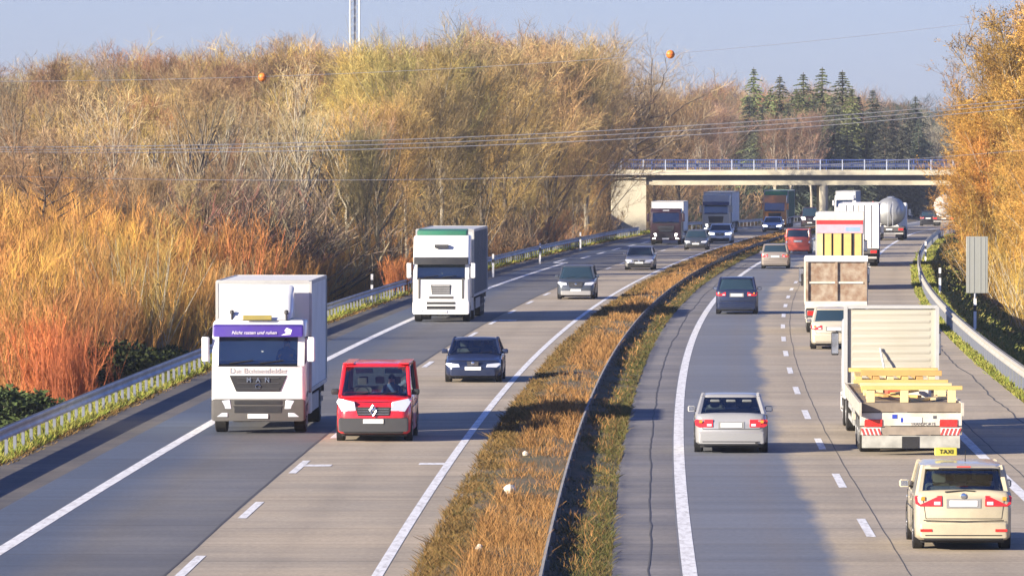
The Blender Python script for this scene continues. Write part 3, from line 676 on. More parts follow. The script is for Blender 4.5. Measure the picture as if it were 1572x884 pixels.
# dark brushwood band between the willows and the wood
for k in range(20):
    px = 215 + k * 9 + U(-6, 6)
    by_px(px, U(284, 308), U(330, 350), rtree.choice(['bush', 'brush', 'bush']), rtree.choice([C_GREY, (.20, .14, .12), (.17, .13, .10), (.26, .14, .12)]), 'dark_brushwood', 'dark purplish bare bush in the shaded band behind the orange willows', 'bush', 'dark bushes behind the orange willows', barkname='dark', width=U(1.3, 1.8))
for k in range(20):
    Y = 640 + k * 16; X = float(RX(Y)) + 15 + U(0, 6)
    plant(rtree.choice(['dome', 'upright']), X, Y, U(9, 13), rtree.choice([C_GREY, C_BROWN, C_OLIVE]), 'roadside_tree', 'shaded bare tree on the right verge past the overpass', 'tree', 'right verge trees past the overpass', barkname='dark', width=U(1.0, 1.3))
# ------------------------------------------------------------ haze
m = bpy.data.materials.new('winter_haze'); m.use_nodes = True; nt = m.node_tree; nt.nodes.clear()
o_ = nt.nodes.new('ShaderNodeOutputMaterial'); v_ = nt.nodes.new('ShaderNodeVolumePrincipled'); nt.links.new(v_.outputs[0], o_.inputs['Volume'])
v_.inputs['Color'].default_value = (.80, .88, 1.0, 1); v_.inputs['Density'].default_value = HAZE; v_.inputs['Anisotropy'].default_value = 0.2
hz = MB().box(-2800, 2800, -160, 4300, -12, 130).build('haze', m, None); tag(hz, kind='stuff')
# ------------------------------------------------------------ overpass
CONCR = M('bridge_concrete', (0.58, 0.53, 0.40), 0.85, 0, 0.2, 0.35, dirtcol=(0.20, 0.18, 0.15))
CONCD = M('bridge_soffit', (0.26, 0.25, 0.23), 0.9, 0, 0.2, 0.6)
BLUEST = M('blue_grey_railing', (0.06, 0.10, 0.30), 0.5, 0.1, 0.1, 1.0)
YB = 600.0
def bx(px): return (px - 786) / F * YB
br = empty('overpass', (bx(1265), YB + 4, float(ZP(600))), 0, 'concrete road overpass with blue-grey railing crossing the whole motorway', 'bridge')
def bpart(mb, name, m, parent=br, **kw):
    o = mb.build(name, m, parent, **kw); o.location = (-br.location.x, -br.location.y, -br.location.z) if parent is br else (0, 0, 0); return o
XA0, XA1 = bx(905), 62.0; XL, XR = bx(992), 47.0
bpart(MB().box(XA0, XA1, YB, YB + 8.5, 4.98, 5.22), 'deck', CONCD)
bpart(MB().prism_x([(YB - .32, 5.10), (YB - .30, 5.56), (YB + .02, 5.56), (YB + .02, 5.10)], (XA1 - XA0) / 2, .01, x0=(XA0 + XA1) / 2), 'edge_beam', CONCR)
bpart(MB().prism_x([(YB + 8.48, 5.10), (YB + 8.48, 5.56), (YB + 8.8, 5.56), (YB + 8.8, 5.10)], (XA1 - XA0) / 2, .01, x0=(XA0 + XA1) / 2), 'edge_beam', CONCR)
bpart(MB().box(XL - .3, XR + .3, YB + .55, YB + 8.0, 4.14, 4.99), 'girder', CONCR)
bpart(MB().box(XL - .31, XR + .31, YB + .52, YB + .54, 4.62, 4.98), 'girder_shadow_strip', CONCD)  # dark strip painting in the shade below the edge beam
bpart(MB().tube([(bx(1265), YB + .95, -1), (bx(1265), YB + .95, 4.14)], .42, 16), 'pier', CONCR)
bpart(MB().tube([(bx(1265), YB + 6.4, -1), (bx(1265), YB + 6.4, 4.14)], .38, 16), 'pier', CONCR)
bpart(MB().box(bx(940), XL, YB + .35, YB + 8.2, -2, 4.97), 'abutment', CONCR)
bpart(MB().box(bx(940) - .15, XL - .02, YB + .12, YB + .34, 4.72, 4.97), 'wing_wall', CONCR)
bpart(MB().box(XR, XR + 3.2, YB + .35, YB + 8.2, -3, 4.97), 'abutment', CONCR)
mb = MB()
for z, r in ((6.52, .045), (6.18, .03), (5.86, .03)): mb.tube([(XA0, YB - .12, z), (XA1, YB - .12, z)], r, 5)
bpart(mb, 'handrail', BLUEST)
mb = MB(); x = XA0
while x < XA1:
    mb.box(x - .013, x + .013, YB - .135, YB - .105, 5.62, 6.5); x += .22
rl = bpart(mb, 'railing_bars', BLUEST); rl['kind'] = 'stuff'
x = XA0 + .9
while x < XA1:
    bpart(MB().box(x - .05, x + .05, YB - .17, YB - .07, 5.55, 6.55), 'railing_post', M('pale_railing_post', (.45, .5, .62), .5)); x += 2.1
mb = MB()
mb.prism_x([(YB + .55, 5.9), (YB + .50, 6.0), (YB + .55, 6.1), (YB + .50, 6.2), (YB + .56, 6.2), (YB + .6, 6.05), (YB + .6, 5.9)], (XA1 - XA0) / 2, .005, x0=(XA0 + XA1) / 2)
bpart(mb, 'guard_beam', GALV)
mb = MB()
for z, r in ((6.52, .045), (6.0, .03)): mb.tube([(XA0, YB + 8.6, z), (XA1, YB + 8.6, z)], r, 5)
bpart(mb, 'handrail', BLUEST)
x = XA0 + 1.9
while x < XA1:
    bpart(MB().box(x - .04, x + .04, YB + 8.56, YB + 8.64, 5.55, 6.52), 'railing_post', BLUEST); x += 4.2

# ------------------------------------------------------------ guard rails
def rail_beam(off, y0, y1, side, zt=.75, dbl=False):
    """W-profile beam following the road; side = -1 or 1: which way the face looks"""
    prof = [(0, zt), (.055, zt - .02), (.055, zt - .075), (.01, zt - .125), (.01, zt - .175), (.055, zt - .225), (.055, zt - .28), (0, zt - .30)]
    Ys = np.arange(y0, y1, 3.0); rings = []
    for y in Ys:
        s = SL(y); nrm = Vector((1, -s, 0)).normalized()
        rings.append([Vector((RX(y) + off, y, float(ZP(y)))) + nrm * (side * (a + .03)) + Vector((0, 0, z)) for a, z in prof])
    mb = MB(); mb.loft(rings, False, closed=False)
    if dbl:
        rings = [[Vector((p.x - 2 * (p.x - (RX(y) + off)), p.y, p.z)) for p in r] for r, y in zip(rings, Ys)]
        mb.loft(rings, False, closed=False)
    return mb
def guard_rail(name, off, y0, y1, side, label, spacing=2.0, dbl=False, zt=.75, m=None, postm=None, seg=30):
    m = m or GALV; postm = postm or GALV
    t = empty(name, road_pt(off, y0), 0, label, 'guard rail')
    def loc(o): o.location = -t.location; return o
    loc(rail_beam(off, y0, y1, side, zt, dbl).build('beam', m, t))
    y = y0 + .5; k = 0; rest = MB()
    while y < y1:
        p = road_pt(off, y); zg = float(hgt(p.x, y)) if abs(off + 2.4) > 1 else p.z
        if k < 96:
            MB().box(-.04, .04, -.05, .05, zg - p.z - .1, zt - .03).build('post', postm, t, loc=p - t.location)
            if k == 0: pass
        else: rest.box(p.x - .04, p.x + .04, y - .05, y + .05, zg - .1, p.z + zt - .03)
        k += 1; y += spacing
    if rest.v: o = loc(rest.build('post', postm, t)); o['kind'] = 'stuff'
    return t
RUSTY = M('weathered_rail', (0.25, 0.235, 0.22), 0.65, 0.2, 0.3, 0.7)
CREAMR = M('sunlit_weathered_rail', (0.50, 0.48, 0.42), 0.5, 0.35, 0.15, 0.7)  # weathered rail with sunlight put into a paler cream tone
guard_rail('guard_rail', -16.35, 128, 560, 1, 'galvanised guard rail with many posts along the left shoulder', dbl=True)
guard_rail('guard_rail', -2.4, 90, 640, -1, 'low weathered guard rail running along the planted median', spacing=4, dbl=False, zt=.35, m=RUSTY, postm=RUSTY)
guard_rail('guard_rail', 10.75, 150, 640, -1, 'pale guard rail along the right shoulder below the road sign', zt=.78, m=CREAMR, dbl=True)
guard_rail('guard_rail', -16.35, 616, 1000, 1, 'distant guard rail past the overpass on the left side', spacing=6)
# ------------------------------------------------------------ delineators, sign, litter
def delineator(off, Y, label, back=1):
    p = road_pt(off, Y); p.z = float(hgt(p.x, Y)) if off < -17 or off > 11 else p.z
    t = empty('delineator_post', p, -math.atan(SL(Y)), label, 'marker post', 'white marker posts behind the guard rails')
    prof = [(-.06, -.04), (.06, -.04), (.03, .06), (-.03, .06)]
    MB().loft([[(x, y, z) for x, y in prof] for z in (-.1, .75)]).build('post', M('marker_white', (.8, .8, .8), .5), t)
    MB().loft([[(x * 1.01, y * 1.01, z) for x, y in prof] for z in (.75, .97)]).build('black_band', BLACK, t)
    MB().loft([[(x, y, z) for x, y in prof] for z in (.97, 1.1)] + [[(x, y, 1.17 + (.05 if y < 0 else 0)) for x, y in prof]]).build('post_cap', M('marker_white', (.8, .8, .8), .5), t)
    return t
def off_at(px, Y): return (px - 786) / F * Y - float(RX(Y))
for px, Y, l in ((220, 226, 'white marker post with black band nearest to the camera behind the left guard rail'), (571, 312, 'white marker post just left of the green-topped truck'), (757, 372, 'white marker post just right of the green-topped truck'), (829, 415, 'third white marker post from the overpass on the left verge'), (891, 470, 'white marker post farthest along the left verge before the overpass'),
                 (1497, 262, 'white marker post at the foot of the road sign on the right'), (1443, 330, 'white marker post left of the road sign behind the right rail'), (1421, 425, 'far white marker post at the bend of the right guard rail')):
    d = delineator(off_at(px, Y), Y, l); d.scale = (1.0, 1.0, 1.12)
SIGNB = M('sign_back_aluminium', (0.33, 0.34, 0.31), 0.5, 0.35, 0.12, 1.2)
Ys_ = 268; p = road_pt(off_at(1500, Ys_), Ys_); p.z = float(hgt(p.x, Ys_))
t = empty('road_sign', p, -.05, 'tall grey back of a rectangular road sign on a pole beside the golden trees', 'road sign')
zz = lambda row: CAMH + (HOR - row) / F * Ys_ - p.z
MB().box(-.46, .46, -.02, .02, zz(450), zz(363)).build('sign_panel', SIGNB, t, bevel=.01)
for xx in (-.34, -.14, .14, .34): MB().box(xx - .02, xx + .02, -.034, -.021, zz(449), zz(364)).build('stiffener', SIGNB, t)
MB().tube([(-.08, .06, -.3), (-.08, .06, zz(364))], .05, 10).build('pole', GALV, t)
# warning triangle
Yw = 690; p = road_pt(off_at(1340, Yw), Yw)
t = empty('warning_sign', p, -.06, 'red-bordered triangular warning sign standing beyond the overpass', 'road sign')
MB().tube([(0, .03, 0), (0, .03, 2.6)], .045, 8).build('pole', GALV, t)
def tri(s, y, d): return MB().plate([(-s * .5, y, 2.05 - s * .29), (s * .5, y, 2.05 - s * .29), (0, y, 2.05 + s * .58)], (0, d, 0))
MBt = tri(1.35, -.02, .03); pn = MBt.build('sign_panel', M('sign_red', (.62, .04, .03), .4), t)
tri(.92, -.03, .009).build('sign_field', M('marker_white', (.8, .8, .8), .5), pn)
# litter in the median
for px, row, l in ((783, 752, 'crumpled white plastic scrap lying in the median grass'), (806, 694, 'small pale paper scrap on the median turf'), (735, 838, 'small whitish scrap at the lower end of the median')):
    Y = F * (CAMH - .25) / (row - HOR); s = .14 if row == 752 else .08; mb = MB(); rr = random.Random(row); rings = []
    for i in range(6):
        ph = math.pi * i / 5; rings.append([(math.sin(ph) * s * math.cos(a) * rr.uniform(.7, 1.2) + .001 * i, math.sin(ph) * s * math.sin(a) * rr.uniform(.6, 1.2), s * .8 * (1 - math.cos(ph)) * rr.uniform(.8, 1.05)) for a in [k * math.pi / 4 for k in range(8)]])
    o = mb.loft(rings).build('litter', M('pale_plastic', (.7, .62, .5), .5), None, loc=((px - 786) / F * Y, Y, float(ZP(Y)) + .16), smooth=20)
    tag(o, l, 'litter')
# bare wooden stakes at the left verge
for px, row, Y, l in ((586, 0, 0, ''),):
    pass
for i, (px, Y, h) in enumerate(((3, 205, 1.2), (197, 246, 1.5), (236, 262, 1.6), (253, 268, 1.6))):
    X = (px - 786) / F * Y; z = float(hgt(X, Y))
    o = MB().tube([(0, 0, -.2), (.03, 0, h * .6), (.0, .02, h)], [.06, .055, .05], 8).build('wooden_stake', M('pale_wood', (.50, .44, .35), .8), None, loc=(X, Y, z))
    tag(o, ['pale stake at the left border of the photo in the willow scrub', 'pale stake in the scrub above the nearest left marker post', 'left one of two close pale stakes left of the box truck', 'right one of two close pale stakes left of the box truck'][i], 'stake')

# ------------------------------------------------------------ mast, cables, marker balls
Ym = 900.0; mx = (545 - 786) / F * Ym
t = empty('radio_mast', (mx, Ym, -1), 0, 'pale slender lattice radio mast rising behind the left wood', 'mast')
MW = M('mast_grey', (.62, .63, .62), .6)
for i, (a, b_) in enumerate(((-.66, -.5), (.66, -.5), (-.66, .6), (.66, .6))):
    MB().tube([(a, b_, 0), (a, b_, 46)], .13 if i < 2 else .10, 8).build('mast_leg', MW, t)
mb = MB()
for k in range(38):
    z = 1.2 * k + .5
    for s_ in (-1, 1):
        mb.tube([(-.66 * s_, -.5, z), (.66 * s_, -.5, z + 1.2)], .03, 4); mb.tube([(-.66 * s_, .6, z), (.66 * s_, .6, z + 1.2)], .03, 4)
    mb.tube([(-.66, -.5, z), (-.66, .6, z + 1.2)], .03, 4); mb.tube([(.66, -.5, z), (.66, .6, z + 1.2)], .03, 4)
mb.build('bracing', M('mast_bracing', (.42, .43, .44), .6), t)
MB().box(-.16, .16, -.1, .2, 0, 46).build('cable_ladder', M('mast_bracing', (.42, .43, .44), .6), t)
def cable(pts, label, r=.016, lift=0.0):
    """photo points (column,row,distance) extended past the frame and curved like a hanging wire"""
    (a0, r0, Y_0), (a1, r1, Y_1), sag = pts; A = at(a0, r0, Y_0); B = at(a1, r1, Y_1); D = B - A; P = []
    for i in range(-16, 60):
        q = i / 20; P.append(A + D * q - Vector((0, 0, sag * 4 * q * (1 - q) * .3)))
    mb = MB().tube(P, r, 5); o = mb.build('power_cable', M('cable_aluminium', (.75, .73, .70), .6, 0, 0), None); o.data.transform(Matrix.Translation(-P[0])); o.location = P[0]
    tag(o, label, 'power cable', 'overhead power cables crossing above the motorway'); return o
cable(((60, 226, 300), (1440, 165, 335), 1.5), 'upper cable of the close bundle slanting across in front of the wood')
cable(((60, 230, 301), (1440, 171, 336), 1.7), 'middle cable of the close bundle slanting across in front of the wood')
cable(((60, 234, 302), (1440, 178, 337), 1.9), 'lowest cable of the close bundle slanting across in front of the wood')
cable(((60, 272, 300), (1100, 262, 325), 1.0), 'single thin cable low above the orange willows', .011)
a = at(403, 118, 300); b_ = at(1029, 83, 385)
cable(((403, 118, 300), (1029, 83, 315), .4), 'top earth wire that carries the two orange marker balls', .010)
for (px, row, Y, l) in ((403, 119, 300, 'orange marker ball in front of the left wood'), (1029, 84, 315, 'orange marker ball against the sky right of the bare grey tree')):
    t = empty('marker_ball', at(px, row, Y), 0, l, 'marker ball')
    rr_ = .20 if px == 403 else .215
    MB().lathe((0, 0, 0), (0, 0, 1), [(-rr_ * math.cos(math.pi * i / 12), rr_ * math.sin(math.pi * i / 12)) for i in range(13)], 20).build('ball', M('ball_orange', (.80, .22, .03), .4, 0, .05), t)
    MB().lathe((0, 0, 0), (0, 0, 1), [(-.03, rr_ * 1.01), (-.025, rr_ * 1.03), (.025, rr_ * 1.03), (.03, rr_ * 1.01)], 20).build('seam_ring', M('ball_seam', (.5, .14, .04), .5), t)
# ------------------------------------------------------------ vehicles: shared parts. Local axes: front at -Y, +X is the driver's left
def smooth_rect(yf, yb, w, r, z, bow=0.0, n=4):
    """rounded rectangle ring at height z; front/back edges bowed outwards"""
    pts = []
    for cx, cy, a0 in ((w - r, yb - r, 0), (-(w - r), yb - r, 90), (-(w - r), yf + r, 180), (w - r, yf + r, 270)):
        for k in range(n + 1):
            a = R(a0 + 90 * k / n); x = cx + r * math.cos(a); y = cy + r * math.sin(a)
            y += (bow if y > (yf + yb) / 2 else -bow) * (1 - (x / w) ** 2); pts.append((x, y, z))
    return pts
def wheel(parent, x, y, r, wd, rimm=RIM, side=1, dual=False):
    w_ = r; t = MB().lathe((0, 0, 0), (1, 0, 0), [(-wd / 2, r * .62), (-wd / 2, r * .93), (-wd / 2 + .025, r), (wd / 2 - .025, r), (wd / 2, r * .93), (wd / 2, r * .62)], 24).build('wheel', TYRE, parent, loc=(x, y, r))
    s = side
    MB().lathe((0, 0, 0), (s, 0, 0), [(wd / 2 - .06, r * .60), (wd / 2 + .006, r * .62), (wd / 2 + .004, r * .54), (wd / 2 - .04, r * .50), (wd / 2 - .03, r * .16), (wd / 2 + .01, r * .12), (wd / 2 + .012, .001)], 20).build('rim', rimm, t)
    return t
def seat(x, y, z, m, mb):
    mb.prism_x([(y - .25, z), (y - .25, z + .16), (y + .22, z + .14), (y + .30, z + .62), (y + .40, z + .60), (y + .32, z)], .24, .05, x0=x)
    mb.prism_x([(y + .33, z + .68), (y + .33, z + .86), (y + .42, z + .86), (y + .42, z + .68)], .12, .03, x0=x)
def person(loc, rz, shirt, label, scale=1.0):
    """seated driver, hands on the wheel: one skinned body; front is -Y"""
    V = [(0, .05, .12), (0, .07, .38), (0, .05, .56), (0, .02, .66), (0, .0, .74), (0, -.01, .84)]
    Rr = [.15, .145, .15, .06, .095, .07]; E = [(0, 1), (1, 2), (2, 3), (3, 4), (4, 5)]
    def chain(start, pts, rads):
        k = start
        for p, r_ in zip(pts, rads):
            V.append(p); Rr.append(r_); E.append((k, len(V) - 1)); k = len(V) - 1
        return k
    for s_ in (-1, 1):
        chain(0, [(s_ * .10, -.02, .10), (s_ * .14, -.40, .16), (s_ * .13, -.55, -.18), (s_ * .13, -.66, -.22)], [.10, .075, .05, .045])
        h = chain(2, [(s_ * .19, .04, .55), (s_ * .25, -.12, .33), (s_ * .17, -.36, .42)], [.065, .048, .033])
        h = chain(h, [(s_ * .16, -.43, .45)], [.030])
        for j in range(4):
            chain(h, [(s_ * (.13 + .018 * j), -.475, .47 + .006 * j), (s_ * (.125 + .018 * j), -.50, .455), (s_ * (.125 + .018 * j), -.49, .43)], [.010, .009, .008])
        chain(h, [(s_ * .12, -.44, .475), (s_ * .105, -.46, .49)], [.011, .009])
    me = bpy.data.meshes.new('person'); me.from_pydata(V, E, [])
    o = bpy.data.objects.new('person', me); COL.objects.link(o)
    sk = o.modifiers.new('skin', 'SKIN'); ss = o.modifiers.new('sub', 'SUBSURF'); ss.levels = 1; ss.render_levels = 1
    for i, r_ in enumerate(Rr): me.skin_vertices[0].data[i].radius = (r_, r_ * .85)
    me.skin_vertices[0].data[0].use_root = True
    dg = bpy.context.evaluated_depsgraph_get(); dg.update(); m2 = bpy.data.meshes.new_from_object(o.evaluated_get(dg))
    bpy.data.objects.remove(o); m2.materials.clear(); m2.materials.append(shirt); m2.materials.append(SKIN)
    for p in m2.polygons:
        c = p.center
        if c.z > .655 or c.y < -.37 and c.z > .3: p.material_index = 1
        p.use_smooth = True
    o = bpy.data.objects.new('person', m2); COL.objects.link(o); o.location = loc; o.rotation_euler = (0, 0, rz); o.scale = (scale,) * 3
    tag(o, label, 'person')
    rg = []
    for i in range(6):
        z = .76 + .125 * i / 5; r_ = .105 * math.cos((i / 5) * 1.35) + .004; rg.append([(r_ * .85 * math.cos(a), .022 + r_ * math.sin(a), z + .012) for a in [k * math.pi / 6 for k in range(12)]])
    MB().loft(rg).build('hair', M('hair_dark', (.04, .028, .02), .8), o)
    MB().lathe((0, -.088, .795), (0, -1, 0), [(0, .014), (.018, .011), (.026, .004)], 8).build('nose', SKIN, o)
    for s_ in (-1, 1): MB().lathe((s_ * .034, -.078, .815), (0, -1, 0), [(0, .012), (.006, .010), (.008, .003)], 8).build('eye', BLACK, o)
    return o
def car(spec, paintm, wheelm=RIM, inside=True):
    """spec: L W H, hood/belt/tail heights, cabin stations; returns nothing, parts are parented to the given Empty"""
    t = spec['root']; L, W, H = spec['L'], spec['W'], spec['H']; hw = W / 2; hood, belt, tail = spec['hood'], spec['belt'], spec['tail']
    yf, yb = -L / 2, L / 2; w0, w1 = spec['ws']; b0, b1 = spec['bs']     # windshield base/top, rear glass top/base as fractions of L from the front
    Yq = lambda q: yf + q * L
    st = [(0.0, .74, .34, hood - .30), (.012, .86, .24, hood - .20), (.05, .955, .19, hood - .10), (.12, .99, .18, hood - .035), (w0 * .72, 1.0, .18, hood + .01), (w0, 1.0, .18, belt - .03), ((w0 + b1) / 2, 1.0, .18, belt), (b0, 1.0, .18, belt + .015), (min(b1, .95), .99, .19, (belt + tail) / 2 if b1 < .9 else tail), (.965, .965, .22, tail - .02), (.988, .90, .27, tail - .10), (1.0, .80, .34, tail - .26)]
    if spec.get('boxy'): st[-3] = (.975, .985, .22, tail); st[-2] = (.992, .955, .27, tail - .03); st[-1] = (1.0, .90, .34, tail - .10)
    rings = []
    for q, fw, zb, zt in st:
        w_ = hw * fw; y = Yq(q); zs = zb + (zt - zb) * .60
        half = [(w_ * .90, zb), (w_ * .985, zb + .06), (w_, (zb + zs) / 2), (w_, zs), (w_ * .975, zt - .07), (w_ * .90, zt - .012), (w_ * .5, zt + .012), (0, zt + .018)]
        rings.append([(x, y, z) for x, z in half] + [(-x, y, z) for x, z in half[-2::-1]])
    body = MB().loft(rings); body.build('body', paintm, t, smooth=50)
    # cabin: glass shell with its own roof and pillars
    rw = hw * spec.get('roofw', .76); zr = H - .055; gl = MB(); ring = []
    for k in range(5):
        q = k / 4; qq = q ** 1.15
        ring.append(smooth_rect(Yq(w0 + (w1 - w0) * q), Yq(b1 + (b0 - b1) * q), hw * .93 + (rw - hw * .93) * qq, .12 + .1 * q, belt - .03 + (zr - belt + .03) * q, .05))
    gl.loft(ring, False).build('window', GLASS if inside else DGLASS, t, smooth=60)
    ex = .035
    roof = MB(); rr0 = smooth_rect(Yq(w1) - .05, Yq(b0) + .06, rw + ex, .2, zr - .035, .05); roof.loft([rr0, smooth_rect(Yq(w1) - .02, Yq(b0) + .03, rw + ex, .2, zr + .005, .05), smooth_rect(Yq(w1) + .06, Yq(b0) - .05, rw - .08, .2, H - .012, .04), smooth_rect(Yq(w1) + .4, Yq(b0) - .35, rw * .5, .2, H, .02)])
    roof.build('roof', paintm, t, smooth=60)
    pil = spec.get('pil', (.05, .05, .07))
    def corner(qb, qt, x_): return [(x_ * (hw * .93 - .02), Yq(qb) + (.09 if qb < .5 else -.09), belt - .05), (x_ * (rw + .0), Yq(qt) + (.10 if qb < .5 else -.10), zr)]
    for x_ in (-1, 1):
        MB().tube(corner(w0, w1, x_), [pil[0] * 1.1, pil[0]], 8).build('pillar', paintm, t)
        MB().tube(corner(b1, b0, x_), [pil[2] * 1.3, pil[2]], 8).build('pillar', paintm, t)
        ym = (w1 + b0) / 2 - .03
        MB().tube([(x_ * hw * .935, Yq(ym), belt - .05), (x_ * (rw + .012), Yq(ym), zr)], [.05, .04], 6).build('pillar', BLACK, t)
        if L > 4.4: MB().tube([(x_ * hw * .935, Yq(ym + .17), belt - .05), (x_ * (rw + .012), Yq(ym + .16), zr)], [.05, .04], 6).build('pillar', BLACK, t)
    if inside:
        ins = MB()
        for x_ in (-.38, .38): seat(x_ * W / 1.8, Yq(.46), belt - .50, BLACK, ins)
        if L > 3.8:
            for x_ in (-.42, 0, .42): seat(x_ * W / 1.9, Yq(.66), belt - .50, BLACK, ins)
        ins.build('seats', M('seat_fabric', spec.get('seatc', (.06, .06, .065)), .9), t)
        MB().prism_x([(Yq(w0) + .12, belt - .10), (Yq(w0) + .12, belt + .00), (Yq(w0) + .55, belt + .02), (Yq(w0) + .62, belt - .08)], hw * .82, .03).build('dashboard', BLACK, t)
        MB().tube([Vector((-.36, Yq(w0) + .78, belt + .0)) + Vector((.18 * math.cos(a), .07 * math.sin(a), .17 * math.sin(a))) for a in [k * math.pi / 8 for k in range(17)]], .014, 6).build('steering_wheel', BLACK, t)
    # panel gaps: doors, boot lid, bonnet
    gap = MB()
    for x_ in (-1, 1):
        for q in (w0 + .05, ym, min(ym + .22, .78)): gap.tube([(x_ * (hw + .0015), Yq(q), belt - .06), (x_ * (hw + .0015), Yq(q) - .02, .34)], .006, 4)
    for zz_ in (tail - .09,): pass
    gap.build('panel_gaps', BLACK, t)
    bl = MB(); bw = hw * .84; yb_ = yb + .004
    bl.tube([(-bw, yb_, tail - .14), (-bw * .93, yb_, .60), (bw * .93, yb_, .60), (bw, yb_, tail - .14)], .007, 4); bl.build('boot_gap', BLACK, t)
    MB().tube([(-hw * .8, Yq(.06), hood - .085), (0, Yq(.035), hood - .09), (hw * .8, Yq(.06), hood - .085)], .008, 4).build('bonnet_gap', BLACK, t)
    # wheels and arches
    r = spec.get('wr', .32)
    for q in spec.get('wheels', (.185, .80)):
        for x_ in (-1, 1):
            MB().lathe((x_ * (hw - .16), Yq(q), r + .03), (x_, 0, 0), [(0, r + .055), (.165, r + .055), (.168, r + .02), (.10, r + .0)], 24).build('wheel_arch', spec.get('archm', BLACK), t)
            wheel(t, x_ * (hw - .105), Yq(q), r, .21, wheelm, x_)
    # nose
    zg = hood - .26
    spec_g = spec.get('grille', (.34, .17, zg))
    gw, gh, gz = spec_g
    gr = MB(); gr.plate([(-gw, yf - .018, gz + gh / 2), (gw, yf - .018, gz + gh / 2), (gw * .88, yf - .028, gz - gh / 2), (-gw * .88, yf - .028, gz - gh / 2)], (0, .12, 0)); g_ = gr.build('grille', BLACK, t, bevel=.008)
    for k in range(3): MB().box(-gw * .86, gw * .86, yf - .036, yf - .025, gz - gh / 2 + gh * (k + .5) / 3.4, gz - gh / 2 + gh * (k + .5) / 3.4 + .013).build('grille_bar', spec.get('barm', CHROME), g_)
    MB().lathe((0, yf - .03, gz + gh * .15), (0, -1, 0), [(0, .055), (.012, .05), (.018, .03)], 16).build('badge', CHROME, t)
    lz = spec.get('lampz', hood - .23); lh = spec.get('lamph', .15); lm = LAMPON if spec.get('lit') else LAMP
    for x_ in (-1, 1):
        MB().plate([(x_ * hw * .46, yf - .012, lz - lh * .42), (x_ * hw * .84, yf + .01, lz - lh * .5), (x_ * hw * .99, yf + .16, lz + lh * .30), (x_ * hw * .93, yf + .09, lz + lh * .62), (x_ * hw * .50, yf - .005, lz + lh * .34)], (0, .25, 0)).build('headlight', lm, t, bevel=.01)
        MB().lathe((x_ * hw * .70, yf - .01, .36), (0, -1, 0), [(-.1, .06), (.01, .06), (.014, .045)], 14).build('fog_light', lm if spec.get('lit') else LAMP, t)
    MB().prism_x([(yf - .03, .22), (yf - .035, .43), (yf + .10, .44), (yf + .10, .20)], hw * .80, .05).build('bumper', spec.get('bumpm', BLACK), t)
    MB().box(-.26, .26, yf - .05, yf - .034, .40, .51).build('number_plate', PLATE, t, bevel=.004)
    # tail
    tz = spec.get('tailz', tail - .30); th = spec.get('tailh', .17); ti = spec.get('taili', .52)
    for x_ in (-1, 1):
        MB().plate([(x_ * hw * ti, yb + .02, tz - th / 2), (x_ * hw * .90, yb + .02, tz - th / 2), (x_ * hw * .985, yb - .02, tz - th * .3), (x_ * hw * 1.005, yb - .10, tz + th * .35), (x_ * hw * .97, yb - .04, tz + th / 2), (x_ * hw * ti, yb + .015, tz + th / 2)], (0, -.2, 0)).build('tail_light', REDL, t, bevel=.012)
        MB().plate([(x_ * hw * (ti + .04), yb + .026, tz - th * .36), (x_ * hw * (ti + .17), yb + .026, tz - th * .36), (x_ * hw * (ti + .17), yb + .026, tz - th * .05), (x_ * hw * (ti + .04), yb + .026, tz - th * .05)], (0, -.02, 0)).build('reversing_light', LAMP, t)
        MB().plate([(x_ * hw * .80, yb + .026, tz + th * .06), (x_ * hw * .88, yb + .026, tz + th * .06), (x_ * hw * .88, yb + .026, tz + th * .4), (x_ * hw * .80, yb + .026, tz + th * .4)], (0, -.02, 0)).build('indicator_light', AMBER, t)
    MB().box(-.26, .26, yb + .004, yb + .022, tz - .10, tz + .01).build('number_plate', PLATE, t, bevel=.004)
    MB().box(-.32, .32, yb - .005, yb + .012, tz - .13, tz + .04).build('plate_recess', spec.get('recm', M('plate_recess', (.25, .25, .25), .5)), t)
    MB().prism_x([(yb + .035, .24), (yb + .05, .50), (yb + .01, .54), (yb - .12, .54), (yb - .12, .22)], hw * .90, .05).build('rear_bumper', spec.get('rbumpm', paintm), t)
    MB().prism_x([(yb + .02, .20), (yb + .042, .30), (yb - .10, .30), (yb - .10, .20)], hw * .82, .03).build('rear_skirt', BLACK, t)
    MB().box(-hw * .86, hw * .86, yf + .4, yb - .4, .13, .2).build('underbody', BLACK, t)
    MB().lathe((0, Yq(.93) - .1 + .0, tail + .0), (0, .4, 1), [(0, .01)] * 2) if False else None
    for x_ in (-1, 1):
        m_ = MB().loft([smooth_rect(Yq(w0) + .30 + dy, Yq(w0) + .42 + dy, .10 * s_, .03, belt - .01 + z) for z, s_, dy in ((0, .8, .01), (.03, 1, 0), (.11, 1, 0), (.145, .7, .02))])
        m_.add([], []); o = m_.build('side_mirror', spec.get('mirm', paintm), t, loc=(x_ * (hw + .07), 0, 0))
        MB().box(-.07, .07, .415 + Yq(w0), .43 + Yq(w0), belt + .01, belt + .115).build('mirror_glass', CHROME, o)
        MB().tube([(x_ * hw * .92, Yq(w0) + .34, belt - .01), (x_ * (hw + .02), Yq(w0) + .36, belt + .02)], .02, 6).build('mirror_arm', BLACK, t)
    # wiper on the windshield
    for x0_ in (-.5, .15):
        q = .06; MB().tube([(x0_, Yq(w0) - .03, belt + .0), (x0_ + .42, Yq(w0 + (w1 - w0) * .16) - .045, belt + .06)], .009, 4).build('wiper', BLACK, t)
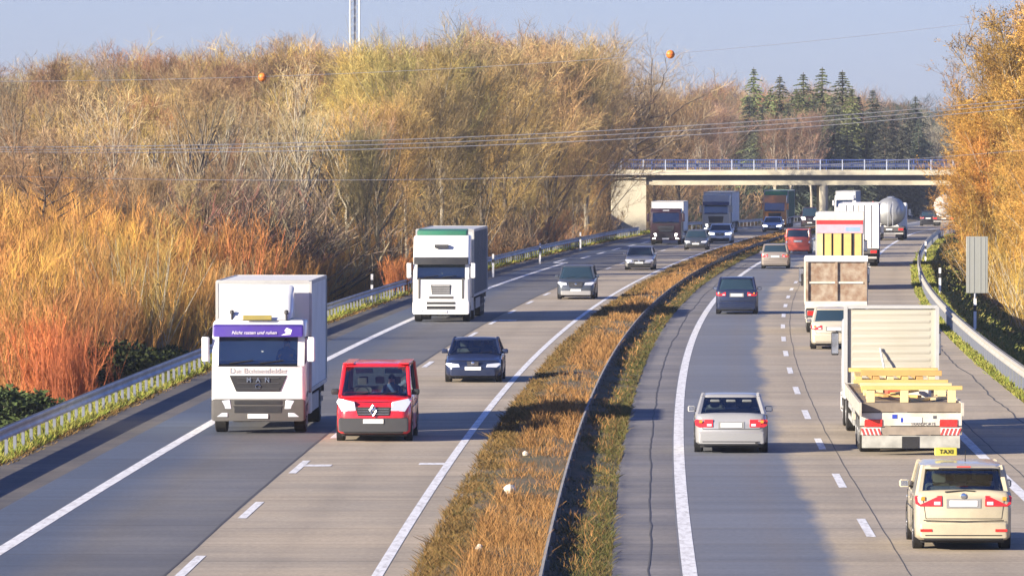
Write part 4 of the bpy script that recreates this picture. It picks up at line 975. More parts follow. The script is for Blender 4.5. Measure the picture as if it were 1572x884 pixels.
    for x_ in (-1, 1):
        MB().tube([(x_ * (hw + .003), Yq(w0 + .06), belt - .33), (x_ * (hw + .003), Yq(.84), belt - .30)], .012, 4).build('door_trim', BLACK, t)
        for q in ((w0 + w1) / 2 + .14, (w0 + w1) / 2 + .34): MB().tube([(x_ * (hw + .008), Yq(q) - .09, belt - .16), (x_ * (hw + .008), Yq(q) + .09, belt - .16)], .016, 5).build('door_handle', paintm, t)
    return t
SEDAN = dict(L=4.55, W=1.80, H=1.42, hood=.80, belt=.92, tail=1.00, ws=(.285, .44), bs=(.70, .86), tailz=.76)
COUPE = dict(L=4.6, W=1.82, H=1.39, hood=.78, belt=.90, tail=.98, ws=(.29, .45), bs=(.68, .87))
WAGON = dict(L=4.6, W=1.80, H=1.46, hood=.80, belt=.93, tail=1.02, ws=(.28, .43), bs=(.88, .965), boxy=True, tailz=.80)
SUVS = dict(L=4.55, W=1.88, H=1.68, hood=.98, belt=1.06, tail=1.12, ws=(.26, .40), bs=(.87, .965), boxy=True, wr=.36, grille=(.36, .24, .72), lampz=.78, tailz=.92, roofw=.78)
MPV = dict(L=4.45, W=1.81, H=1.66, hood=.93, belt=1.04, tail=1.12, ws=(.21, .38), bs=(.90, .97), boxy=True, wr=.33, tailz=.92, tailh=.19, roofw=.80, lampz=.75)
HATCH = dict(L=4.1, W=1.75, H=1.48, hood=.83, belt=.95, tail=1.05, ws=(.25, .40), bs=(.86, .97), boxy=True, tailz=.82)
VAN = dict(L=5.0, W=1.94, H=1.96, hood=1.10, belt=1.18, tail=1.22, ws=(.15, .32), bs=(.955, .985), boxy=True, wr=.34, wheels=(.17, .79), roofw=.84, grille=(.42, .24, .80), lampz=.92, lamph=.30, tailz=.95, tailh=.5, taili=.80, pil=(.06, .05, .08))
def put_vehicle(name, px, ground_row, lane, L, oncoming, label, cat, group=None, Y=None, extra=0.0):
    """near end of the vehicle touches the ground on photo row ground_row; lane = lateral offset or None (taken from px)"""
    if Y is None: Y = F * CAMH / (ground_row - HOR)
    s = SL(Y); h = math.atan(s)
    off = off_at(px, Y) if lane is None else lane
    near = Vector((RX(Y) + off, Y, float(ZP(Y)) + .018)); c = near + Vector((math.sin(h), math.cos(h), 0)) * L / 2
    c.z = float(ZP(c.y)) + .018
    return empty(name, c, -h + (0 if oncoming else math.pi) + extra, label, cat, group)
def make_car(base, px, row, onc, paintm, label, cat='car', name='parked', Y=None, lane=None, driver=None, inside=True, **kw):
    sp = dict(base); sp.update(kw); sp['root'] = put_vehicle(name, px, row, lane, sp['L'], onc, label, cat, 'vehicles driving on the motorway', Y=Y)
    t = car(sp, paintm, inside=inside)
    if driver:
        hx = -.37; Mx = Matrix.Translation(t.location) @ Matrix.Rotation(t.rotation_euler.z, 4, 'Z')
        # local +X is the driver's left when facing -Y
        p = Mx @ Vector((.37, -sp['L'] / 2 + .46 * sp['L'] + .0, sp['belt'] - .42))
        person(p, t.rotation_euler.z, driver[0], driver[1])
    return t
BLUSH = M('shirt_blue', (.12, .2, .4), .8); GREYSH = M('shirt_grey', (.35, .35, .36), .8)
C_SILVER = paint('silver', (.42, .42, .415), .06, .35); C_NAVY = paint('navy', (.018, .028, .07), .05, .2); C_REDP = paint('red', (.72, .018, .03), .03); C_DGREY = paint('dark_grey', (.09, .105, .13), .08, .4)
C_CREAM = paint('taxi_ivory', (.50, .44, .31), .15); C_DRED = paint('dark_maroon', (.032, .014, .022), .08, .1); C_BROWNM = paint('grey_brown_metallic', (.34, .29, .25), .1, .35); C_LBLUE = paint('pale_blue', (.55, .66, .80), .05, .2); C_ORRED = paint('orange_red', (.72, .12, .07), .05)
# nearest cars
t = make_car(dict(SEDAN, seatc=(.16, .17, .17)), 1123, 697, False, C_SILVER, 'silver saloon car alone in the left lane of the right carriageway', name='saloon_car', driver=(GREYSH, 'driver in grey seen through the rear window of the silver saloon'), tailz=.74, tailh=.19, taili=.50, L=4.7)
MB().tube([(-.62, 2.36, .27), (-.62, 2.44, .26)], .035, 8).build('exhaust_pipe', STEELD, t)
t = make_car(dict(COUPE), 726, 588, True, C_NAVY, 'dark blue saloon with twin kidney grille in the oncoming inner lane', name='saloon_car', driver=(GREYSH, 'driver of the dark blue saloon'), lamph=.13, grille=(.20, .15, .60), bumpm=C_NAVY)
MB().box(-.012, .012, -2.345, -2.32, .53, .68).build('grille_divider', C_NAVY, t)
t = make_car(dict(VAN), 573, 679, True, C_REDP, 'bright red passenger van beside the white box truck', 'van', 'passenger_van', driver=(BLUSH, 'driver in blue at the wheel of the bright red van'), mirm=BLACK, grille=(.46, .22, .78))
yf = -2.5
MB().prism_x([(yf - .05, .26), (yf - .06, .60), (yf + .06, .62), (yf + .12, .26)], .90, .06).build('lower_bumper', M('anthracite_plastic', (.045, .045, .05), .6), t)
MB().box(-.26, .26, yf - .085, yf - .062, .47, .58).build('number_plate', PLATE, t)
dm = MB()
for a, b_ in (((-.085, 0), (0, .14)), ((0, .14), (.085, 0)), ((.085, 0), (0, -.14)), ((0, -.14), (-.085, 0))):
    dm.tube([(a[0], yf - .055, .80 + a[1]), (b_[0], yf - .055, .80 + b_[1])], .022, 6)
dm.build('diamond_badge', CHROME, t)
for x_ in (-.5, .25): MB().box(x_ - .02, x_ + .42, yf + 1.52, yf + 1.54, 1.70, 1.82).build('sun_visor', M('visor_pale', (.5, .55, .5), .7), t)
for x_ in (-1, 1):
    MB().box(x_ * .72 - .14, x_ * .72 + .14, -1.0, 2.3, 1.935, 1.965).build('roof_rib', C_REDP, t, bevel=.01)
    MB().box(x_ * .985 - .04, x_ * .985 + .04, yf + 1.3, yf + 1.30 + .02, 1.18, 1.2).build('mirror_foot', BLACK, t)
t = make_car(dict(MPV, H=1.60), 1480, 847, False, C_CREAM, 'ivory people carrier taxi with yellow roof sign, nearest vehicle on the right', 'taxi', 'taxi', mirm=C_CREAM, tailz=.93, tailh=.20, taili=.44)
yb = 4.45 / 2
rs_ = MB().prism_x([(-.62, 1.65), (-.58, 1.80), (-.50, 1.80), (-.46, 1.65)], .215, .02, x0=.20).build('roof_sign', M('taxi_sign_yellow', (.50, .43, .06), .4, 0, .03), t)
text_mesh('sign_text', 'TAXI', .12, BLACK, rs_, (.20, -.462, 1.722), (R(78), 0, math.pi))
MB().tube([(-.08, 1.2, 1.62), (-.08, 1.36, 1.84)], .008, 5).build('antenna', BLACK, t)
MB().prism_x([(yb - .26, 1.60), (yb - .10, 1.585), (yb - .02, 1.56), (yb - .26, 1.55)], .62, .03).build('spoiler', C_CREAM, t)
MB().box(-.13, .13, yb - .025, yb - .005, 1.555, 1.58).build('brake_light', REDL, t)
MB().tube([(.35, yb - .0, 1.10), (-.02, yb - .03, 1.125), (-.22, yb - .03, 1.11)], .012, 4).build('rear_wiper', BLACK, t)
MB().lathe((0, yb + .005, 1.02), (0, 1, 0), [(0, .06), (.014, .055), (.02, .03)], 16).build('rear_badge', CHROME, t)
for x_ in (-1, 1): MB().box(x_ * .70 - .11, x_ * .70 + .11, yb + .045, yb + .055, .36, .41).build('reflector', REDL, t)
MB().tube([(-.75, yb + .045, .57), (0, yb + .05, .55), (.75, yb + .045, .57)], .010, 4).build('bumper_crease', BLACK, t)
# cars in the distance
make_car(SUVS, 884, 460, True, C_DGREY, 'dark grey off-road car alone in the oncoming inner lane right of the green-topped truck', name='offroad_car', inside=False, barm=CHROME, bumpm=C_SILVER)
make_car(WAGON, 981, 415, True, C_SILVER, 'silver estate car in the oncoming inner lane beside the median', name='estate_car', inside=False)
make_car(HATCH, 1068, 384, True, C_DGREY, 'dark hatchback directly right of the maroon-fronted truck', name='hatchback_car', inside=False)
make_car(SUVS, 1105, 374, True, paint('white_car', (.78, .8, .8), .03), 'white off-road car in front of the dark blue-fronted truck', name='offroad_car', inside=False, H=1.55, lit=True)
make_car(SEDAN, 1185, 0, True, C_LBLUE, 'pale blue car with lit headlights in front of the orange truck', name='saloon_car', inside=False, Y=585, lit=True)
make_car(SUVS, 1131, 483, False, C_NAVY, 'dark navy off-road car in the left lane ahead of the silver saloon', name='offroad_car', inside=False)
make_car(HATCH, 1190, 413, False, C_BROWNM, 'grey-brown hatchback in the left lane beside the median bend', name='hatchback_car', inside=False, H=1.56)
make_car(VAN, 1225, 390, False, C_ORRED, 'small orange-red van in the left lane before the overpass', 'van', name='compact_van', inside=False, H=1.8, L=4.3, W=1.82)
make_car(HATCH, 1281, 537, False, paint('champagne', (.60, .54, .42), .08, .3), 'champagne car half hidden between the brown-backed truck and the flatbed', name='hatchback_car', inside=False, H=1.55)
make_car(SUVS, 1425, 0, False, paint('black_car', (.012, .013, .018), .05), 'small black car far ahead left of the white tanker', name='offroad_car', inside=False, Y=715)
make_car(VAN, 1243, 0, True, C_DRED, 'dark maroon van with bright headlights left of the overpass pier', 'van', name='passenger_van', inside=False, Y=690, lit=True, H=2.1)
for px, Y, c, l, b_ in ((1387, 1000, C_NAVY, 'leftmost of the distant cars, dark, beyond the overpass', HATCH), (1399, 1010, paint('white_car', (.78, .8, .8), .03), 'distant white car directly right of the dark distant car', HATCH), (1415, 985, C_SILVER, 'distant silver car second from the right end of the far queue', SUVS), (1429, 1005, C_LBLUE, 'distant pale car at the right end of the far queue', SEDAN), (1407, 1060, paint('white_car', (.78, .8, .8), .03), 'farthest white van at the end of the far queue', VAN)):
    make_car(b_, px, 0, True, c, l, 'car', 'distant_car', inside=False, Y=Y, lit=True)
# ------------------------------------------------------------ lorries
TARP = M('tarpaulin_white', (.72, .72, .69), .6, 0, .12, .8, dirtcol=(.42, .40, .36))
TARPG = M('tarpaulin_grey', (.46, .48, .50), .6, 0, .15, .8)
ANTH = M('anthracite_plastic', (.045, .045, .05), .6)
GREYP = M('grey_bumper', (.085, .08, .075), .55, 0, .2)
def axle(t, y, W=2.5, r=.50, dual=True, rimm=None):
    for x_ in (-1, 1):
        wheel(t, x_ * (W / 2 - (.30 if dual else .20)), y, r, .52 if dual else .32, rimm or M('truck_rim', (.4, .4, .4), .5, .3), x_)
def frame(t, y0, y1): MB().box(-.42, -.30, y0, y1, .62, .92).box(.30, .42, y0, y1, .62, .92).box(-.42, .42, y1 - .15, y1 - .02, .65, .9).build('chassis', STEELD, t)
def cab(t, yf, p):
    """front end of a lorry; p: H cab top, ws=(z0,z1) windshield, depth, colours, grille list"""
    W = p.get('W', 2.45); hw = W / 2; D = p.get('D', 2.1); H = p['H']; z0, z1 = p['ws']; c = p['col']
    yr = yf + D; nose = p.get('nose', .0)
    lean = .22
    prof = [(yf + .03, .62), (yf, .95), (yf + .01, z0 - .05), (yf + .95, z0 - .04), (yf + 1.0, z1 + .02), (yf + lean - .01, z1 + .02), (yf + lean, z1 + .06), (yf + lean + .12 + (H - z1) * .30, H), (yr - .08, H + .02), (yr, H - .1), (yr, .75)]
    MB().prism_x(prof, hw, .10).build('cab', c, t, smooth=40)
    # windshield: slightly bowed, proud of the cab
    ws = []
    for z in (z0, (z0 + z1) / 2, z1):
        yy = yf + .01 + (lean - .01) * (z - z0 + .05) / (z1 - z0 + .11)
        ws.append([(x * hw * p.get('wsw', .86), yy - .035 + .02 * x * x, z) for x in (-1, -.6, -.2, .2, .6, 1)])
    wsm = MB().loft(ws, False, closed=False); wsm.build('windshield', GLASS, t)
    for x0_ in (-.75, .05): MB().tube([(x0_, yf - .05, z0 + .02), (x0_ + .62, yf - .03, z0 + .10)], .014, 4).build('wiper', BLACK, t)
    for x_ in (-1, 1):
        MB().plate([(x_ * (hw - .03), yf + .10, z0 - .03), (x_ * (hw - .03), yf + .97, z0 - .03), (x_ * (hw - .03), yf + 1.0, z1 + .02), (x_ * (hw - .03), yf + lean + .08, z1 + .02)], (x_ * .008, 0, 0)).build('side_window', GLASS, t)
        MB().loft([[(x_ * (hw - .01), yf + .01 + (lean - .01) * k_, z), (x_ * (hw * .86 - .01), yf - .02 + (lean - .01) * k_, z), (x_ * (hw * .86 - .01), yf + .07 + (lean - .01) * k_, z), (x_ * (hw - .01), yf + .15 + (lean - .01) * k_, z)] for z, k_ in ((z0 - .05, 0), (z1 + .05, 1))]).build('pillar', c, t)
        MB().box(x_ * (hw - .05) - .04, x_ * (hw - .05) + .04, yf + .93, yf + 1.02, z0 - .04, z1 + .03).build('pillar', c, t)
        # mirrors on arms
        mc = BLACK if p.get('mirdark') else c
        o = MB().loft([smooth_rect(-.09, .09, .10 * s_, .04, z) for z, s_ in ((-.32, .8), (-.29, 1), (.29, 1), (.32, .8))]).build('side_mirror', mc, t, loc=(x_ * (hw + .17), yf + .12, (z0 + z1) / 2 + .02), smooth=60)
        MB().box(-.09, .09, .09, .10, -.27, .27).build('mirror_glass', CHROME, o)
        MB().tube([(x_ * (hw - .02), yf + .25, z1 - .05), (x_ * (hw + .14), yf + .14, z1 - .02), (x_ * (hw + .14), yf + .14, z1 - .15)], .02, 6).build('mirror_arm', BLACK, t)
    ins = MB(); [seat(x_, yf + .72, z0 - .42, BLACK, ins) for x_ in (-.6, .6)]; ins.build('seats', M('seat_fabric', (.06, .06, .065), .9), t)
    MB().prism_x([(yf + .08, z0 - .04), (yf + .10, z0 + .05), (yf + .42, z0 + .08), (yf + .5, z0 - .04)], hw * .84, .02).build('dashboard', BLACK, t)
    # grille, lamps, bumper
    bc = p.get('bump', c)
    gz0, gz1, gw0, gw1 = p['grille']
    g_ = MB().plate([(-gw1, yf - .02, gz1), (gw1, yf - .02, gz1), (gw0, yf - .03, gz0), (-gw0, yf - .03, gz0)], (0, .08, 0)).build('grille', p.get('grillem', BLACK), t, bevel=.01)
    n = p.get('bars', 3)
    for k in range(n):
        z = gz0 + (gz1 - gz0) * (k + .5) / n; MB().box(-gw0 * .96, gw0 * .96, yf - .045, yf - .03, z - .012, z + .012).build('grille_bar', p.get('barm', ANTH), g_)
    MB().prism_x([(yf - .05, .34), (yf - .07, .55), (yf - .05, .92), (yf + .30, .94), (yf + .42, .34)], hw + .01, .08).build('bumper', bc, t)
    MB().box(-.62, .62, yf - .082, yf - .055, .56, .70).build('bumper_intake', BLACK, t)
    MB().box(-.62, .62, yf - .078, yf - .050, .78, .88).build('bumper_intake', BLACK, t)
    lm = LAMPON if p.get('lit') else LAMP
    for x_ in (-1, 1):
        MB().plate([(x_ * .70, yf - .075, .66), (x_ * 1.14, yf - .045, .66), (x_ * 1.17, yf - .035, .86), (x_ * .74, yf - .07, .90)], (0, .06, 0)).build('headlight', lm, t, bevel=.012)
        MB().plate([(x_ * .80, yf - .082, .45), (x_ * 1.10, yf - .06, .45), (x_ * 1.10, yf - .06, .56), (x_ * .80, yf - .082, .56)], (0, .05, 0)).build('fog_light', lm, t, bevel=.008)
        MB().prism_x([(yf + .45, .40), (yf + .50, .95), (yf + 1.05, 1.12), (yf + 1.5, 1.08), (yf + 1.62, .70), (yf + 1.45, .70), (yf + 1.3, .95), (yf + .9, .95), (yf + .72, .60), (yf + .70, .40)], .10, .02, x0=x_ * (hw - .10)).build('mudguard', p.get('mud', ANTH), t)
        for z in (.42, .78): MB().box(x_ * (hw - .05) - .06, x_ * (hw - .05) + .06, yf + .50, yf + .70, z, z + .04).build('step', STEELD, t)
    MB().box(-.27, .27, yf - .095, yf - .078, .41, .53).build('number_plate', PLATE, t, bevel=.004)
    if p.get('visor'):
        MB().prism_x([(yf + .02, z1 + .02), (yf - .10, z1 - .02), (yf - .03, z1 + .25), (yf + .14, z1 + .30)], hw * .97, .05).build('sun_visor', p['visor'], t)
    axle(t, yf + 1.30, dual=False)
    MB().box(-1.0, 1.0, yf + .5, yr - .1, .45, .75).build('engine_bay', BLACK, t)
    # seams of the front flap and doors
    MB().box(-hw * .88, hw * .88, yf - .012, yf + .02, z0 - .065, z0 - .045).build('front_flap_seam', ANTH, t)
def cargo_box(t, y0, y1, z0, z1, m, W=2.5, frm=None, name='cargo_box', curtain=False):
    hw = W / 2; mb = MB().box(-hw, hw, y0, y1, z0, z1); o = mb.build(name, m, t, bevel=.02)
    fm = frm or M('box_frame_grey', (.45, .45, .44), .5, .2)
    e = MB()
    for x_ in (-1, 1):
        e.box(x_ * hw - .035, x_ * hw + .035, y0 - .02, y0 + .06, z0 + .01, z1 - .01).box(x_ * hw - .035, x_ * hw + .035, y1 - .06, y1 + .02, z0 + .01, z1 - .01)
        e.box(x_ * hw - .025, x_ * hw + .025, y0 + .061, y1 - .061, z1 - .08, z1 + .015).box(x_ * hw - .03, x_ * hw + .03, y0 + .061, y1 - .061, z0 - .03, z0 + .08)
    e.box(-hw + .036, hw - .036, y0 - .018, y0 + .05, z1 - .07, z1 + .02).box(-hw + .036, hw - .036, y1 - .05, y1 + .018, z1 - .07, z1 + .02)
    e.build('frame', fm, o)
    if curtain:
        s_ = MB()
        n = int((y1 - y0) / .62)
        for k in range(n):
            y = y0 + .3 + k * (y1 - y0 - .4) / n
            for x_ in (-1, 1): s_.box(x_ * (hw + .012) - .008, x_ * (hw + .012) + .008, y, y + .05, z0 - .05, z1 - .10)
        s_.build('curtain_straps', ANTH, o)
    return o
def rear_end(t, y, z, W=2.5, lights=True, bar=True, plates=True):
    """lamps, under-run bar and mud flaps at the back; +Y is rearwards"""
    hw = W / 2
    if bar: MB().box(-hw + .08, hw - .08, y - .10, y + .0, .50, .64).build('underrun_bar', M('bar_grey', (.4, .39, .37), .6), t, bevel=.01)
    MB().box(-hw + .05, hw - .05, y - .12, y - .02, z - .30, z - .02).build('light_board', GREYP, t)
    for x_ in (-1, 1):
        MB().box(x_ * (hw - .28) - .20, x_ * (hw - .28) + .20, y - .015, y + .02, z - .26, z - .08).build('tail_light', REDL, t, bevel=.01)
        MB().box(x_ * .75 - .25, x_ * .75 + .25, y - .75, y - .73, .22, .72).build('mud_flap', BLACK, t)
    if plates: MB().box(-.26, .26, y - .015, y + .012, z - .24, z - .12).build('number_plate', PLATE, t)
def truck_front(px, row, label, name, p, L, boxm, z1, Y=None, lane=None, curtain=False, gap=.35, cat='truck', boxz0=1.05, artic=False, fr=None):
    t = put_vehicle(name, px, row, lane, L, True, label, cat, 'vehicles driving on the motorway', Y=Y)
    yf = -L / 2; cab(t, yf, p); D = p.get('D', 2.1)
    frame(t, yf + .8, L / 2 - .3)
    cargo_box(t, yf + D + gap, L / 2, boxz0, z1, boxm, curtain=curtain, frm=fr)
    if artic:
        axle(t, yf + 4.6)
        for k in range(3): axle(t, L / 2 - 2.2 - 1.31 * k)
    else:
        axle(t, L / 2 - 2.0)
    for x_ in (-1, 1):
        MB().box(x_ * 1.2 - .02, x_ * 1.2 + .02, yf + 3.0 if not artic else yf + 6, L / 2 - 3.0 if not artic else L / 2 - 5.8, .45, .90).build('side_guard', M('side_guard_grey', (.35, .35, .36), .5, .3), t)
    o = MB().loft([smooth_rect(yf + D + .25, yf + D + 1.2, .30, .1, z) for z in (.45, 1.0)]).build('fuel_tank', M('tank_alu', (.5, .5, .5), .4, .6), t, loc=(.95, 0, 0))
    rear_end(t, L / 2, boxz0 + .02)
    return t, yf
PURPLE = M('purple_visor', (.055, .025, .26), .45, 0, .1)
# white box truck
L = 9.6
t, yf = truck_front(396, 667, 'white box truck with purple sun visor and grey bumper', 'box_truck', dict(H=2.98, ws=(1.84, 2.58), col=WHITE, D=1.9, grille=(1.12, 1.54, .58, .76), bump=GREYP, visor=PURPLE, mirdark=False, bars=3), L, TARP, 3.98)
MB().plate([(-.5, yf - .085, .56), (.5, yf - .085, .56), (.66, yf - .08, .74), (-.66, yf - .08, .74)], (0, .02, 0)).build('lower_intake', BLACK, t)
MB().prism_x([(yf + .40, 2.99), (yf + .50, 3.18), (yf + 1.1, 3.62), (yf + 1.85, 3.90), (yf + 1.85, 2.99)], .86, .16).build('roof_fairing', WHITE, t, smooth=50)
MB().box(-.42, .34, yf + .30, yf + .34, 2.99, 3.12).build('roof_sign', M('roof_sign_olive', (.33, .27, .07), .5), t, bevel=.01)
for x_ in (-.72, .72): MB().lathe((x_, yf + .42, 3.0), (0, 0, 1), [(0, .03), (.14, .03), (.15, .06), (.24, .055), (.26, .01)], 10).build('air_horn', ANTH, t)
GREYTXT = M('grey_lettering', (.40, .36, .36), .6); WTXT = M('white_lettering', (.8, .78, .8), .5)
text_mesh('front_lettering', 'Die Bohnenfelder', .215, GREYTXT, t, (0, yf - .015, 1.66), (R(90), 0, 0))
for i, ch in enumerate('MAN'): text_mesh('badge_letter', ch, .17, CHROME, t, (-.24 + .24 * i, yf - .05, 1.42), (R(90), 0, 0), bold=True)
MB().tube([(-.07, yf - .05, 1.27), (0, yf - .05, 1.31), (.07, yf - .05, 1.27), (.05, yf - .05, 1.20), (-.05, yf - .05, 1.20), (-.07, yf - .05, 1.27)], .012, 5).build('lion_badge', CHROME, t)
text_mesh('visor_lettering', 'Nicht rasten und ruhen', .125, WTXT, t, (-.10, yf - .105, 2.665), (R(75), 0, 0), italic=True)
MB().plate([(.62, yf - .09, 2.60), (.86, yf - .09, 2.62), (.90, yf - .06, 2.74), (.76, yf - .05, 2.80), (.68, yf - .06, 2.70)], (0, .01, 0)).build('visor_emblem', WTXT, t)
for x_, w_ in ((-.78, .20), (-.15, .26)): MB().box(x_ - w_ / 2, x_ + w_ / 2, yf + .06, yf + .075, 2.2, 2.42) if False else None
person((t.location.x + .60, t.location.y + yf + .76, 1.62), t.rotation_euler.z, BLUSH, 'driver in blue inside the cab of the white box truck')
# white artic with green roof
L = 15.5
t, yf = truck_front(677, 495, 'white tall-cab articulated truck with green strip on its roof and grey trailer', 'articulated_truck', dict(H=3.75, ws=(1.92, 2.52), col=WHITE, D=2.25, grille=(1.20, 1.62, .40, .44), bump=WHITE, visor=BLACK, bars=5, barm=M('bar_white', (.55, .55, .55), .5), mud=WHITE), L, TARPG, 3.98, curtain=True, artic=True, gap=.8)
MB().prism_x([(yf + .75, 3.76), (yf + .85, 3.95), (yf + 2.2, 4.02), (yf + 2.2, 3.7)], 1.08, .06).build('roof_deflector', M('green_deflector', (.03, .17, .10), .5), t)
MB().box(-.30, .30, yf + .30, yf + .50, 3.22, 3.36).build('roof_marker_panel', ANTH, t)
for x_ in (-1, 1): MB().box(x_ * .95 - .04, x_ * .95 + .04, yf - .02, yf + .2, 1.02, 1.9).build('corner_seam', GREYP, t)
MB().box(-.52, .52, yf - .03, yf + .02, 1.02, 1.12).build('lower_slot', GREYP, t)
# maroon fronted box truck
L = 9.0
t, yf = truck_front(1022, 376, 'box truck with dark maroon cab and white body beside the left abutment', 'box_truck', dict(H=2.85, ws=(1.75, 2.5), col=C_DRED, D=1.9, grille=(.98, 1.5, .55, .7), lit=True, bars=2, barm=CHROME), L, TARP, 3.38)
MB().box(-.25, .25, yf + .3, yf + .36, 2.62, 2.72).build('cab_roof_lamp', LAMP, t)
# dark blue fronted articulated truck
L = 15.0
t, yf = truck_front(1099, 0, 'articulated truck with dark blue visor over a cream cab in front of the overpass', 'articulated_truck', dict(H=3.5, ws=(1.85, 2.6), col=paint('cream_cab', (.52, .49, .42), .1), D=2.2, grille=(1.0, 1.6, .6, .7), bump=M('cream_bumper', (.5, .46, .36), .5), visor=M('visor_navy', (.03, .05, .14), .5), lit=True), L, TARP, 3.75, Y=568, artic=True, gap=.7)
# orange truck with green
L = 15.0
t, yf = truck_front(1189, 0, 'orange-cabbed truck with a green trailer under the overpass', 'articulated_truck', dict(H=3.45, ws=(1.85, 2.65), col=paint('orange', (.85, .30, .06), .03), D=2.2, grille=(1.0, 1.6, .6, .7), lit=True), L, M('tarpaulin_green', (.05, .32, .14), .6), 3.95, Y=668, artic=True, gap=.7, curtain=True)
# white and blue trucks far behind the overpass
t, yf = truck_front(1296, 0, 'white truck seen right of the overpass pier', 'articulated_truck', dict(H=3.3, ws=(1.85, 2.75), col=WHITE, D=2.2, grille=(1.0, 1.6, .6, .7), visor=WHITE), 15.0, TARPG, 3.8, Y=805, artic=True, gap=.7)
t, yf = truck_front(1364, 0, 'sky blue truck behind the silver tanker beyond the overpass', 'articulated_truck', dict(H=3.6, ws=(1.85, 2.75), col=paint('sky_blue', (.22, .45, .75), .05), D=2.2, grille=(1.0, 1.6, .6, .7)), 15.0, M('tarpaulin_blue', (.12, .28, .55), .6), 3.9, Y=915, artic=True, gap=.7)

# ------------------------------------------------------------ lorries seen from behind (local +Y is the rear)
def rear_truck(name, px, row, L, label, cat='truck', Y=None, lane=None):
    t = put_vehicle(name, px, row, lane, L, False, label, cat, 'vehicles driving on the motorway', Y=Y)
    return t
def tractor(t, yf, col, H=3.2):
    cab(t, yf, dict(H=H, ws=(1.8, 2.55), col=col, D=2.2, grille=(1.0, 1.5, .6, .75), mirdark=True)); axle(t, yf + 4.3)
# flatbed with timber
L = 18.0
t = rear_truck('flatbed_truck', 1399, 700, L, 'flatbed trailer truck with tall pale headboard and yellow timber load')
R2 = L / 2; yh = R2 - 13.8; hw = 1.25
tractor(t, -L / 2, WHITE, 2.9)
PALE = M('headboard_panel', (.43, .41, .34), .6, 0, .2, .9, dirtcol=(.36, .33, .25)); ALUF = M('aluminium_frame', (.60, .60, .57), .4, .4)
frame(t, -L / 2 + 2.5, R2 - .3)
MB().box(-hw, hw, yh, R2 - .12, 1.10, 1.25).build('deck', M('deck_plywood', (.25, .19, .12), .8, 0, .25), t)
hb = MB().box(-hw + .07, hw - .07, yh + .01, yh + .05, 1.26, 3.24)
for k in range(9): hb.prism_x([(yh + .045, 1.40 + k * .205), (yh + .062, 1.45 + k * .205), (yh + .062, 1.50 + k * .205), (yh + .045, 1.53 + k * .205)], hw - .22, .01)
h_ = hb.build('headboard', PALE, t)
f_ = MB()
for x_ in (-1, 1): f_.box(x_ * (hw - .03) - .05, x_ * (hw - .03) + .05, yh - .05, yh + .12, 1.26, 3.30)
f_.box(-hw + .021, hw - .021, yh - .05, yh + .11, 3.25, 3.34).build('headboard_frame', ALUF, h_)
MB().tube([(.30, yh + .1, 2.2), (.12, yh + .55, 1.27)], .03, 6).build('headboard_brace', ALUF, h_)
for k in range(7):
    y = yh + .9 + k * 1.9
    for x_ in (-1, 1):
        MB().box(x_ * (hw + .001) - .03, x_ * (hw + .001) + .03, y, y + 1.84, .98, 1.30).build('side_board', M('dusty_side_rail', (.46, .42, .36), .7, 0, .25), t)
for x_ in (-1, 1):
    for k in range(2): MB().box(x_ * 1.2 - .02, x_ * 1.2 + .02, -2.0, 2.6, .45 + .3 * k, .58 + .3 * k).build('side_guard', ALUF, t)
    MB().box(x_ * 1.0 - .22, x_ * 1.0 + .22, 1.0, 1.9, .45, .9).build('tool_box', M('tool_box_cream', (.6, .54, .42), .6), t)
for k in range(3): axle(t, R2 - 2.0 - 1.31 * k, r=.5)
BOARD = M('dusty_white_board', (.60, .57, .50), .6, 0, .3, 2.0, dirtcol=(.32, .27, .22))
MB().box(-hw, hw, R2 - .12, R2 - .04, .72, 1.04).build('rear_board', BOARD, t, bevel=.01)
MB().box(-hw, hw, R2 - .13, R2 - .02, 1.06, 1.28).build('rear_beam', M('rear_beam_brown', (.24, .19, .14), .7, 0, .3), t)
MB().box(-hw + .05, hw - .05, R2 - .14, R2 - .05, .18, .48).build('mud_skirt', M('mud_skirt_grey', (.42, .42, .38), .7, 0, .35, 3), t)
MB().box(-.2, .22, R2 - .05, R2 - .035, .17, .46).build('mud_flap', BLACK, t)
MB().box(-hw, hw, R2 - .12, R2 - .06, .50, .70).build('underrun_bar', M('bar_brown', (.30, .25, .20), .7, 0, .3), t)
for x_ in (-1, 1):
    MB().box(x_ * .92 - .22, x_ * .92 + .22, R2 - .045, R2 - .01, .70, .88).build('tail_light', REDL, t, bevel=.01)
    for k in range(5):
        o = MB().plate([(x_ * (.72 + .10 * k), R2 - .045, .50), (x_ * (.77 + .10 * k), R2 - .045, .50), (x_ * (.83 + .10 * k), R2 - .045, .66), (x_ * (.78 + .10 * k), R2 - .045, .66)], (0, .012, 0)).build('red_chevron', M('chevron_red', (.62, .06, .05), .5), t)
    MB().box(x_ * .97 - .24, x_ * .97 + .24, R2 - .055, R2 - .047, .495, .68).build('chevron_board', M('chevron_white', (.75, .74, .7), .5), t)
pl = MB().box(-.26, .26, R2 - .036, R2 - .02, .80, .93).build('number_plate', PLATE, t)
MB().box(.19, .255, R2 - .019, R2 - .015, .81, .92).build('plate_blue_band', M('plate_blue', (.03, .06, .4), .4), pl)
DTXT = M('dark_lettering', (.08, .08, .09), .6)
bx_ = MB()
text_mesh('board_lettering', 'TRANSPORTE', .10, DTXT, t, (-.30, R2 - .035, .765), (R(90), 0, math.pi))
MB().box(.34, .46, R2 - .038, R2 - .028, .90, 1.0).build('board_emblem', M('plate_blue', (.03, .06, .4), .4), t)
MB().box(-.62, -.54, R2 - .038, R2 - .028, .90, .97).build('board_emblem', DTXT, t)
